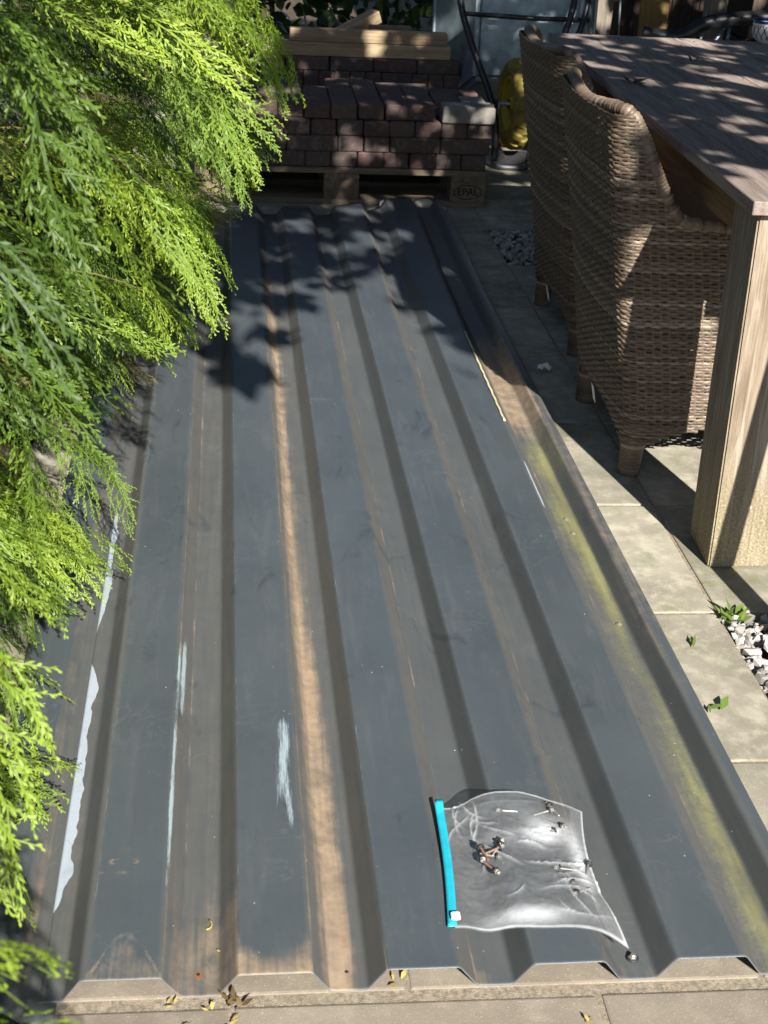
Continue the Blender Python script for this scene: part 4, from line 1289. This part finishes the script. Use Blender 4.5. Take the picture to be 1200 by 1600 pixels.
def wrap_tube(name, path, r, parent, pitch=0.0085, amp=0.0016, n=12, seed=0, taper=None, mesh_only=False):
    P = np.asarray(path, float)
    seg = np.linalg.norm(np.diff(P, axis=0), axis=1); L = np.concatenate([[0], np.cumsum(seg)])
    m = int(L[-1] / pitch * 4)
    q = np.linspace(0, L[-1], m)
    C = np.stack([np.interp(q, L, P[:, j]) for j in range(3)], 1)
    rr = np.random.default_rng(seed)
    k = (q / pitch); kk = k.astype(int); jit = rr.normal(0, 1, kk.max() + 2)
    rad_ = (r if taper is None else np.interp(q / L[-1], [0, 1], [r, taper])) + amp * np.abs(np.sin(np.pi * k)) + 0.0006 * jit[kk]
    V, Fq = tube_np(C, rad_, n)
    tint = np.clip(0.45 + 0.2 * np.repeat(jit[kk], n), 0, 1); tint = np.concatenate([tint, [0.4, 0.4]])
    me = mesh_np(name, V, Fq, True, {'tint': tint})
    return link(name, me, parent, M['wicker'])


def make_chair(x, y, rz, label):
    root = empty("wicker_armchair", (x, y, 0), rz); tag(root, label, "armchair", "brown wicker armchairs pushed up to the table")
    w = link("wicker_weave", weave_shell(), root, M['wicker']); tag(w, kind='stuff')
    # rolled rim following arms, wings and the top of the back
    side = [(0.46, HW - 0.010, 0.606), (0.30, HW - 0.010, 0.621), (0.11, HW - 0.009, 0.630), (0.06, HW - 0.010, 0.644), (0.025, HW - 0.010, 0.688), (-0.010, HW - 0.010, 0.752), (-0.046, HW - 0.012, 0.822), (-0.074, HW - 0.022, 0.864), (-0.098, HW - 0.055, 0.874)]
    top = [(-0.110, 0.13, 0.864), (-0.115, 0.0, 0.856), (-0.110, -0.13, 0.864)]
    pts = side + top + [(a_, -b_, c_) for a_, b_, c_ in side[::-1]]
    wrap_tube("rim", catmull(pts, 160), 0.0145, root, pitch=0.0085, amp=0.0018, seed=4)
    for (lx, ly) in ((0.036, HW - 0.036), (0.036, -HW + 0.036), (0.43, HW - 0.036), (0.43, -HW + 0.036)):
        wrap_tube("leg", [(lx, ly, 0.17), (lx - (0.004 if lx < 0.2 else -0.004), ly, 0.0)], 0.031, root, pitch=0.0095, amp=0.0026, seed=int(lx * 100), taper=0.025)
    # seat box: front panel and seat
    o = box("seat", (0.02, -HW + 0.03, 0.405), (0.47, HW - 0.03, 0.43), M['wicker'], root, 0.006)
    o = box("front_panel", (0.45, -HW + 0.02, 0.14), (0.465, HW - 0.02, 0.404), M['wicker'], root, 0.004)
    # inner lining keeps light out of the hollow back
    V, Q = [], []
    n = 80; nz = 30
    s = np.linspace(-1, 1, n); zz = np.linspace(0.15, 0.86, nz)
    G = []
    for z in zz:
        smax = (HW - RC) + RC * np.pi / 2 + float(side_front(z)) - float(backx(z)) - RC - 0.005
        G.append(shell_point(s * smax, np.full(n, z), -0.030))
    me = mesh_np("inner_lining", np.concatenate(G), grid_faces(n, nz), True, {'tint': np.full(n * nz, 0.3)})
    link("inner_lining", me, root, M['wicker'])
    tg = box("care_tag", (0.0, -0.010, 0.100), (0.0012, 0.012, 0.150), M['white_tag'], root, 0.0004, rot=(0.15, -0.25, 0)); tg.location = (-0.012, -0.015, 0.10)
    return root


ch1 = make_chair(0.915, 3.232, rad(0), "nearer wicker armchair, tucked in right behind the table leg")
ch2 = copy_tree(ch1)
ch2.location = (0.965, 4.080, 0); ch2.rotation_euler = (0, 0, rad(1.0)); ch2['label'] = "farther wicker armchair, half hidden behind the nearer one"

# ------------------------------------------------------------------ zip bag with screws
bagroot = empty("zip_bag", (0.40, 1.54, 0.04)); tag(bagroot, "clear zip bag with turquoise zip strip and loose screws on the sheet", "plastic bag")
TLc, BLc, BRc, TRc = np.array([0.308, 1.672]), np.array([0.292, 1.410]), np.array([0.512, 1.428]), np.array([0.530, 1.665])


def bag_z(x, y, top):
    ph = np.mod((x + 0.007 + 0.0), PITCH)
    # the film bridges the troughs and sags a little into them
    sag = np.exp(-((ph - 0.148) / 0.028) ** 2)
    z = 0.0392 - 0.013 * sag
    if top:
        s = np.clip((x - 0.29) / 0.24, 0, 1); t = np.clip((y - 1.41) / 0.26, 0, 1)
        puff = np.sin(np.pi * s) ** 0.7 * np.sin(np.pi * t) ** 0.7
        r1 = np.abs(fbm(x * 26 + y * 14, y * 22 - x * 9, 51, 3) - 0.5) * 2
        r2 = np.abs(fbm(x * 60 - y * 30, y * 50 + x * 22, 55, 3) - 0.5) * 2
        z = z + 0.0015 + puff * 0.009 + 0.0020 * (1 - r1) ** 4 * (0.25 + puff) + 0.0008 * (1 - r2) ** 3 * (0.3 + 0.7 * puff)
        z = z + 0.016 * sstep(1.62, 1.68, y) * sstep(0.31, 0.36, x) * sstep(0.50, 0.42, x)
    return z


def bag_layer(top):
    n = 110
    a = np.linspace(0, 1, n); S, T = np.meshgrid(a, a)
    S = S.ravel(); T = T.ravel()
    Pq = (BLc[None] * ((1 - S) * (1 - T))[:, None] + BRc[None] * (S * (1 - T))[:, None] + TLc[None] * ((1 - S) * T)[:, None] + TRc[None] * (S * T)[:, None])
    Pq[:, 1] += 0.016 * np.sin(np.pi * S) * T - 0.006 * np.sin(np.pi * S) * (1 - T) + 0.004 * np.sin(S * 9) * (1 - T)
    Pq[:, 0] += -0.010 * np.sin(np.pi * T) * S
    # the near right corner is drawn out to a point
    w = S ** 4 * (1 - T) ** 5
    Pq[:, 0] += 0.018 * w; Pq[:, 1] -= 0.058 * w
    z = bag_z(Pq[:, 0], Pq[:, 1], top)
    if top: z = z + 0.012 * S ** 5 * (1 - T) ** 3 * np.sin(T * 14) * (T < 0.25)
    x, y = Pq[:, 0], Pq[:, 1]
    h = 0.185 + 0.09 * fbm(x * 14, y * 14, 61)
    cr = np.zeros_like(x)
    rc = np.random.default_rng(19)
    for q in range(26):
        if q < 8: a_ = np.array([0.345, 1.672]) + rc.normal(0, 0.012, 2); ang = rc.uniform(-2.4, -0.4)
        elif q < 16: a_ = np.array([0.50, 1.47]) + rc.normal(0, 0.015, 2); ang = rc.uniform(1.6, 3.4)
        else: a_ = np.array([rc.uniform(0.31, 0.5), rc.uniform(1.42, 1.65)]); ang = rc.uniform(0, 6.28)
        Lc = rc.uniform(0.03, 0.12); dv = np.array([np.cos(ang), np.sin(ang)])
        px_, py_ = x - a_[0], y - a_[1]
        al_ = px_ * dv[0] + py_ * dv[1]; pe_ = -px_ * dv[1] + py_ * dv[0] + 0.012 * np.sin(al_ / Lc * 3)
        cr = np.maximum(cr, np.exp(-(pe_ / 0.0016) ** 2) * sstep(0, 0.02, al_) * sstep(Lc, Lc * 0.6, al_) * rc.uniform(0.5, 1))
    if top: z = z + 0.0040 * cr 
    h = h + 0.30 * cr  # creases whitened in the haze, painting in their sharp highlights
    h += 0.55 * np.exp(-(((x - 0.455) / 0.03) ** 2 + ((y - 1.600) / 0.03) ** 2)) * 1.0
    h += 0.45 * np.exp(-(((x - 0.40) / 0.05) ** 2 + ((y - 1.428) / 0.014) ** 2))
    h += 0.35 * np.exp(-(((x - 0.495) / 0.012) ** 2 + ((y - 1.54) / 0.06) ** 2))
    h += 0.30 * np.exp(-(((x - 0.40) / 0.06) ** 2 + ((y - 1.59) / 0.02) ** 2)) * fbm(x * 90, y * 90, 62)
    # folds whiten the film
    fold = (1 - np.abs(fbm(x * 26 + y * 14, y * 22 - x * 9, 51, 3) - 0.5) * 2) ** 8
    h += 0.0 * fold
    h += 0.3 * np.minimum(1, (S > 0.985) + (T < 0.012) + (T > 0.99))
    V = np.stack([x - 0.40, y - 1.54, z - 0.04], 1)
    return mesh_np("film_layer", V, grid_faces(n, n), True, {'haze': h if top else h * 0.5})


link("film_layer", bag_layer(False), bagroot, M['clear'])
link("film_layer", bag_layer(True), bagroot, M['clear'])
n = 40; Vz = []
for i in range(n):
    t_ = i / (n - 1)
    c_ = BLc * (1 - t_) + TLc * t_ + np.array([-0.004 + 0.004 * math.sin(t_ * 3.1) - 0.002 * t_, 0])
    z_ = 0.0412 + 0.0065 * sstep(0.9, 1.0, t_) + 0.0012 * math.sin(t_ * 7) + 0.0018
    for dx in (-0.0065, -0.0025, 0.0025, 0.0065):
        Vz.append((c_[0] + dx - 0.40, c_[1] + (0.004 * t_ if True else 0) - 1.54 + dx * 0.05, z_ - 0.04 + (0.0004 if abs(dx) < 0.004 else 0)))
o = link("zip_strip", mesh_np("zip_strip", Vz, grid_faces(4, n), True), bagroot, M['blue_zip'])
md = o.modifiers.new("t", 'SOLIDIFY'); md.thickness = 0.0012
o = box("zip_slider", (0, 0, 0), (0.013, 0.014, 0.006), M['slider'], bagroot, 0.002); o.location = (0.294 - 0.40, 1.424 - 1.54, 0.0055)


def AIM(az):
    return ['right', 'to the far right', 'away from the viewer', 'to the far left', 'left', 'to the near left', 'towards the viewer', 'to the near right'][int(((az % 6.2832) / 6.2832 * 8) + 0.5) % 8]


def screw_mesh():
    prof = [(0.0, 0.0), (0.0012, 0.002)]
    z = 0.002
    while z < 0.026:
        prof += [(0.0026, z), (0.0020, z + 0.0008)]; z += 0.0016
    prof += [(0.0022, 0.026), (0.0022, 0.028)]
    return prof


def loose_screw(x, y, z, az, tilt, rusty, label, group):
    root = empty("roofing_screw", (x, y, z)); tag(root, label, "screw", group)
    root.rotation_euler = (0, tilt, az); root.scale = (0.8, 0.8, 0.95)
    m = M['screw_rust'] if rusty else M['screw_steel']
    lathe("shank", screw_mesh(), m, root, 8)
    w = lathe("washer", [(0.002, 0.0275), (0.0072, 0.0275), (0.0075, 0.029), (0.0072, 0.0302), (0.002, 0.0306)], M['rubber'], root, 16)
    lathe("hex_head", [(0.0055, 0.0306), (0.0058, 0.0316), (0.004, 0.0318), (0.004, 0.0362), (0.0034, 0.0368), (0.0, 0.0368)], M['screw_steel'], root, 6, False)
    return root


G1 = "rusty screws heaped inside the bag near the zip strip"
HEAP = {0.0: 'head to the far right, at the heart', 0.006: 'head away from the viewer, nearest the right', -0.006: 'lying closest to the zip', 0.008: 'head to the near left at the far side', -0.004: 'lowest in the picture', 0.012: 'propped up at the right'}
for (dx, dy, az, tl) in ((0.0, 0.0, 0.4, 1.45), (0.006, -0.012, 1.9, 1.4), (-0.006, 0.008, 5.9, 1.5), (0.008, 0.012, 4.3, 1.35), (-0.004, -0.018, 5.3, 1.5), (0.012, -0.002, 0.9, 1.2)):
    loose_screw(0.353 + dx, 1.548 + dy, 0.0445 + rnd.uniform(0, 0.008), az, tl, dx in (0.0, 0.006, -0.004), f"rusty screw heaped in the bag, {HEAP[dx]}", G1)
G2 = "grey screws along the right side inside the bag"
for (x, y, az) in ((0.496, 1.500, 1.2), (0.500, 1.478, 3.6), (0.488, 1.515, 3.0), (0.490, 1.466, 2.2)):
    loose_screw(x, y, 0.0435, az, 1.5, False, f"grey screw at the bag's right edge, head pointing {AIM(az)}", G2)
for (x, y, az) in ((0.445, 1.640, 0.3), (0.462, 1.628, 5.6), (0.486, 1.636, 2.0), (0.494, 1.612, 3.6), (0.424, 1.650, 3.1)):
    loose_screw(x, y, 0.0445, az, 1.5, False, f"grey screw in the far right corner of the bag, head pointing {AIM(az)}", G2)

# ------------------------------------------------------------------ small litter
bm = bmesh.new(); bmesh.ops.create_grid(bm, x_segments=5, y_segments=4, size=0.022)
for v in bm.verts: v.co.z = abs(rnd.uniform(0, 0.02)); v.co.x *= rnd.uniform(0.6, 1.2); v.co.y *= rnd.uniform(0.5, 1)
o = bm_obj("paper_scrap", bm, M['paper']); o.location = (0.875, 3.70, 0.002); tag(o, "crumpled white paper scrap on shaded paving beside the near chair", "paper scrap")
leaf_clump("fallen_leaf", (0.845, 1.975, 0.002), 3, 0.036, M['weed'], "broad green fallen leaf against the sheet edge in the sun", "leaf", tint=0.35)
leaf_clump("fallen_leaf", (0.872, 2.178, 0.002), 2, 0.028, M['weed'], "small curled fallen leaf on the paving near the gravel", "leaf", tint=0.3)
leaf_clump("weed", (0.982, 2.29, 0.0), 16, 0.040, M['weed'], "small green weed at the corner of the sunlit gravel", "weed", flat=0.9, tint=0.5)
NTH = ["leftmost", "second from the left", "third from the left", "fourth from the left", "fifth from the left", "rightmost"]
GN = "yellowed needle scraps on the front paving"
for (x, y) in ((-0.095, 1.325), (-0.04, 1.318), (-0.02, 1.292), (0.21, 1.352), (0.46, 1.275), (-0.075, 1.290)):
    leaf_clump("needle_scrap", (x, y, 0.001), 3, 0.016, M['yellow_leaf'], f"yellowed needle scrap on the front paving, {NTH[sorted([-0.095, -0.04, -0.02, 0.21, 0.46, -0.075]).index(x)]}", "needle scrap", GN, flat=0.3)
leaf_clump("dry_sprig", (-0.012, 1.322, 0.001), 12, 0.02, M['dead'], "dry brown sprig on the paving by the sheet's near edge", "sprig", flat=0.8)
for k, (x, y, z) in enumerate(((-0.055, 1.462, 0.004), (-0.035, 1.425, 0.004), (-0.222, 1.640, 0.004), (-0.218, 2.60, 0.004))):
    a0 = rnd.uniform(0, 6); pts = [(x + 0.011 * math.cos(a0 + q * 1.5) * (0.4 + q), y + 0.011 * math.sin(a0 + q * 1.5) * (0.4 + q), z) for q in np.linspace(0, 1.2, 6)]
    o = tube("curled_needle", pts, 0.0012, M['yellow_leaf'], None, 6); tag(o, ("curled dead needle in the rusty trough, the farther one", "curled dead needle in the rusty trough, the nearer one", "curled dead needle on the peeled edge strip, nearest the front", "curled dead needle on the peeled edge strip, farther back")[k], "needle", "dead needles in the sheet's left troughs")

# ------------------------------------------------------------------ leafy hedge behind the bricks
def leaf_cloud(n, fpos, size, seed, facing=None, tint=(0.2, 0.25)):
    r = np.random.default_rng(seed)
    prof = np.array([(0.0, 0.06), (0.22, 0.42), (0.5, 0.5), (0.78, 0.26), (1.0, 0.02)])
    Vs, Qs, Ts = [], [], []
    base = 0
    k = len(prof)
    qs = np.array([[2 * i, 2 * i + 1, 2 * i + 3, 2 * i + 2] for i in range(k - 1)])
    for i in range(n):
        p = fpos(r)
        d = r.normal(size=3); d[2] -= 0.5
        if facing is not None: d = d * 0.8 + np.array(facing) * 0.4
        d /= np.linalg.norm(d)
        s = np.cross(d, r.normal(size=3)); s /= np.linalg.norm(s); nn = np.cross(d, s)
        L = size * r.uniform(0.6, 1.25)
        v = []
        for t, w in prof:
            c = p + d * L * t + nn * L * (-0.18 * t * t)
            v.append(c + s * L * w * 0.8 + nn * L * 0.06); v.append(c - s * L * w * 0.8 + nn * L * 0.06)
        Vs.append(v); Qs.append(qs + base); base += 2 * k
        Ts.append(np.full(2 * k, np.clip(r.normal(*tint), 0, 1)))
    return np.concatenate(Vs), np.concatenate(Qs), np.concatenate(Ts)


hedge = empty("ivy_hedge", (-0.6, 8.3, 0)); tag(hedge, "dark broad-leaved hedge closing the garden behind the brick stacks", "hedge")
def hp(r):
    return np.array([r.uniform(-2.6, 1.9), abs(r.normal(0, 0.28)) + 0.12 * math.sin(r.uniform(0, 6)), r.uniform(0, 2.0)])
V, Q, T = leaf_cloud(7500, hp, 0.095, 71, (0, -1, 0), (0.3, 0.28))
o = link("foliage", mesh_np("foliage", V, Q, True, {'tint': T}), hedge, M['leaf']); tag(o, kind='stuff')
for k in range(14):
    x = -2.4 + k * 0.32
    tube("stem", catmull([(x, 0.35, 0), (x + rnd.uniform(-.1, .1), 0.3, 0.8), (x + rnd.uniform(-.2, .2), 0.35, 1.6), (x + rnd.uniform(-.3, .3), 0.3, 2.4)], 12), np.linspace(0.02, 0.008, 12), M['bark'], hedge, 6)

lh = empty("sky_block_hedge", (-2.1, 3.0, 0)); tag(lh, "tall dark hedge added behind the golden conifers to block sky light", "hedge")  # added to cut sky light and darken the gaps between the conifers
def hp2(r):
    return np.array([-abs(r.normal(0, 0.3)), r.uniform(-4.5, 6.0), r.uniform(0, 3.4)])
V, Q, T = leaf_cloud(6500, hp2, 0.16, 72, (1, 0, 0), (0.3, 0.28))
o = link("foliage", mesh_np("foliage", V, Q, True, {'tint': T}), lh, M['yew']); tag(o, kind='stuff')
for k in range(12):
    y_ = -4.0 + k * 0.85
    tube("stem", catmull([(-0.3, y_, 0), (-0.3, y_ + 0.05, 1.2), (-0.28, y_, 2.2), (-0.3, y_, 3.2)], 10), np.linspace(0.03, 0.008, 10), M['bark'], lh, 6)

rh = empty("sky_block_hedge", (5.0, 4.0, 0)); tag(rh, "tall dark hedge added out of view at the far right to block sky light", "hedge")  # unseen hedge added to keep sky light off the shaded chairs
def hp3(r):
    return np.array([abs(r.normal(0, 0.3)), r.uniform(-2.0, 5.0), r.uniform(0, 3.6)])
V, Q, T = leaf_cloud(5000, hp3, 0.17, 73, (-1, 0, 0), (0.3, 0.28))
o = link("foliage", mesh_np("foliage", V, Q, True, {'tint': T}), rh, M['yew']); tag(o, kind='stuff')

# ------------------------------------------------------------------ shed, posts, pipe and clutter behind the table
shed = empty("wooden_shed", (1.9, 8.55, 0)); tag(shed, "dark board shed wall behind the table", "shed")
for k in range(20):
    w = 0.17
    box("wall_board", (k * w, 0, 0), (k * w + w - 0.006, 0.025 + rnd.uniform(0, 0.006), 2.2), M['shed_wood'], shed, 0.002)
box("corner_post", (-0.09, -0.02, 0), (0.0, 0.06, 2.3), M['shed_wood'], shed, 0.004)
box("roof", (-0.2, -0.35, 2.3), (3.6, 2.0, 2.36), M['grey_steel'], shed, 0.004)


def post(name, x, y, w, d, h, mat, label, cat, rot=(0, 0, 0)):
    o = link(name, box_mesh(name, w, d, h, 0.004, 1, 0.002), None, M[mat]); o.location = (x, y, 0); o.rotation_euler = rot
    return tag(o, label, cat)


post("timber_post", 1.93, 7.75, 0.115, 0.05, 1.5, 'post_wood', "broad grey weathered plank leaning behind the far table end", "plank", (rad(-4), rad(3), 0.1))
post("wood_board", 2.10, 8.0, 0.12, 0.04, 1.4, 'shed_wood', "dark brown board standing right of the grey plank", "board", (rad(-5), 0, 0))
post("ochre_board", 2.27, 7.8, 0.16, 0.03, 1.2, 'mustard', "ochre yellow board leaning against the shed wall", "board", (rad(-6), 0, 0))
post("timber_post", 2.53, 7.6, 0.095, 0.09, 1.0, 'post_wood', "squat grey timber post right of the ochre board", "post", (0, 0, 0.2))
o = tube("metal_rod", [(2.08, 7.7, 0.0), (2.045, 7.75, 0.6), (2.0, 7.8, 1.3)], 0.006, M['galv'], None, 8); tag(o, "thin pale metal rod leaning between the planks", "rod")
o = tube("drain_pipe", catmull([(2.10, 7.45, 0.50), (2.22, 7.42, 0.49), (2.34, 7.42, 0.51), (2.44, 7.42, 0.565), (2.70, 7.42, 0.60), (3.2, 7.4, 0.62)], 40), 0.038, M['black_tube'], None, 14); tag(o, "thick black bent pipe lying across the clutter behind the table", "pipe")
fr = empty("folding_frame", (2.42, 7.48, 0)); tag(fr, "grey tubular folding frame under the black pipe", "folding frame")
for (a_, b_) in (((-0.04, 0, 0), (0.03, 0.0, 0.62)), ((0.03, 0.02, 0.35), (0.16, 0.02, 0.56)), ((-0.02, 0.0, 0.44), (0.09, 0.0, 0.40)), ((0.16, 0, 0), (0.17, 0.02, 0.56))):
    tube("frame_tube", [a_, b_], 0.010, M['galv'], fr, 8)
for k, (x, z0, z1, m, lab) in enumerate(((2.68, 0.0, 0.47, 'shed_wood', "dark wooden crate at the right behind the bowl, lower one"), (2.72, 0.475, 0.90, 'shed_wood', "dark wooden crate at the right behind the bowl, upper one"))):
    cr = empty("wooden_crate", (x, 7.55, z0)); tag(cr, lab, "crate", "dark crates behind the table")
    H = z1 - z0
    for j in range(4):
        box("slat", (0, 0, j * H / 4 + 0.004), (0.62, 0.016, (j + 1) * H / 4 - 0.008), M['shed_wood'] if j % 2 else M['pallet_wood'], cr, 0.002)
    for px in (0.0, 0.58): box("corner_post", (px, 0.016, 0), (px + 0.04, 0.05, H), M['shed_wood'], cr, 0.002)
    box("side_panel", (0, 0.05, 0.0), (0.016, 0.40, H), M['shed_wood'], cr, 0.002); box("side_panel", (0.604, 0.05, 0.0), (0.62, 0.40, H), M['shed_wood'], cr, 0.002)
    box("back_panel", (0.0, 0.40, 0.0), (0.62, 0.416, H), M['shed_wood'], cr, 0.002)

# ------------------------------------------------------------------ the tree that shades the far half, and an unseen stake added to cast a shadow strip
tree = empty("shade_tree", (3.3, 0.2, 0)); tag(tree, "broad-leaved tree right of the paving whose crown dapples the far half", "tree")
tube("trunk", catmull([(0, 0, -0.05), (0.03, 0.02, 1.2), (-0.05, 0.1, 2.2), (-0.3, 0.3, 3.4), (-0.6, 0.5, 4.4)], 24), np.linspace(0.13, 0.05, 24), M['bark'], tree, 12)
for (a_, b_, c_) in (((-0.05, 0.1, 2.1), (-0.9, 0.4, 2.7), (-2.2, 0.9, 3.0)), ((-0.1, 0.15, 2.4), (-0.6, 1.0, 3.1), (-1.3, 1.9, 3.4)), ((-0.2, 0.2, 2.9), (-1.1, -0.1, 3.6), (-2.0, -0.1, 3.9)), ((-0.3, 0.3, 3.3), (0.4, 0.9, 3.9), (0.9, 1.5, 4.2)), ((-0.4, 0.4, 3.6), (-1.0, 1.0, 4.3), (-1.5, 1.6, 4.7))):
    tube("limb", catmull([a_, b_, c_], 14), np.linspace(0.05, 0.012, 14), M['bark'], tree, 8)


def sstep_f(a, b, x):
    t = min(1, max(0, (x - a) / (b - a))); return t * t * (3 - 2 * t)


def crown_edge(gx):
    return 4.1 + 0.28 * math.sin(gx * 3.1 + 0.6) * (gx < 0.62) + 0.13 * math.sin(gx * 9.3) - 0.48 * sstep_f(0.52, 0.66, gx)


gr = np.random.default_rng(5)
GAPS = np.concatenate([np.array([(0.585, 4.22, 0.035), (0.57, 4.38, 0.02), (0.56, 4.50, 0.02), (0.555, 4.66, 0.03), (0.60, 5.15, 0.03), (0.58, 5.45, 0.03), (0.76, 3.80, 0.05), (0.82, 3.92, 0.045), (0.90, 3.85, 0.05), (0.70, 3.70, 0.018), (0.715, 3.78, 0.02), (0.73, 3.86, 0.02), (0.745, 3.94, 0.012)]), np.stack([gr.uniform(-0.2, 2.6, 170), gr.uniform(4.25, 8.8, 170), gr.uniform(0.014, 0.038, 170)], 1)])  # holes cut along the sun line to drop sun patches on things below
CLUMPS = [(-0.04, 3.66, 0.07), (0.02, 3.70, 0.03), (-0.20, 3.95, 0.12), (-0.08, 4.14, 0.14), (0.05, 4.0, 0.05), (-0.30, 4.15, 0.14), (0.10, 4.3, 0.10), (-0.2, 4.5, 0.2), (0.1, 4.6, 0.2), (-0.25, 4.8, 0.25), (0.0, 4.9, 0.25)]  # leaf clumps added to cast the shadow blotches on the sheet's left


def crown_pos(r):
    # crown volume over the far half of the paving; ragged edge, gaps and clumps set to place sun spots and shadow
    while True:
        if r.random() < 0.0055:
            k = CLUMPS[r.integers(len(CLUMPS))]; z = r.uniform(2.2, 2.6)
            a = r.uniform(0, 6.28); q = k[2] * math.sqrt(r.random()); gx, gy = k[0] + q * math.cos(a), k[1] + q * math.sin(a) - 0.03
            return np.array([gx + 0.30 * z - 3.3, gy - 1.5 * z - 0.2, z])
        gx, gy = r.uniform(-0.25, 4.2), r.uniform(3.4, 12.0)
        z = r.uniform(2.1, 3.5) if gy < 7.5 else r.uniform(2.3, 4.8)
        lo = crown_edge(gx)
        if gy < lo: continue
        if gx < 0.6 and gy < lo + 0.55 and r.random() > 0.25 + 1.2 * (gy - lo): continue
        d = np.hypot(GAPS[:, 0] - gx, GAPS[:, 1] - gy)
        if (d < GAPS[:, 2] + 0.062).any(): continue
        return np.array([gx + 0.30 * z - 3.3, gy - 1.5 * z - 0.2, z])


V, Q, T = leaf_cloud(30000, crown_pos, 0.10, 81, None, (0.5, 0.25))
o = link("crown", mesh_np("crown", V, Q, True, {'tint': T}), tree, M['leaf']); tag(o, kind='stuff')
o = link("shadow_stake", box_mesh("shadow_stake", 0.045, 0.04, 1.1, 0.003), None, M['post_wood'])  # unseen stake, added and tilted so its shadow strip climbs the table leg
o.location = (1.105, 1.98, 0); o.rotation_euler = (0, rad(5), 0)
tag(o, "slim wooden stake added out of view to cast the shadow strip at the table leg", "stake")
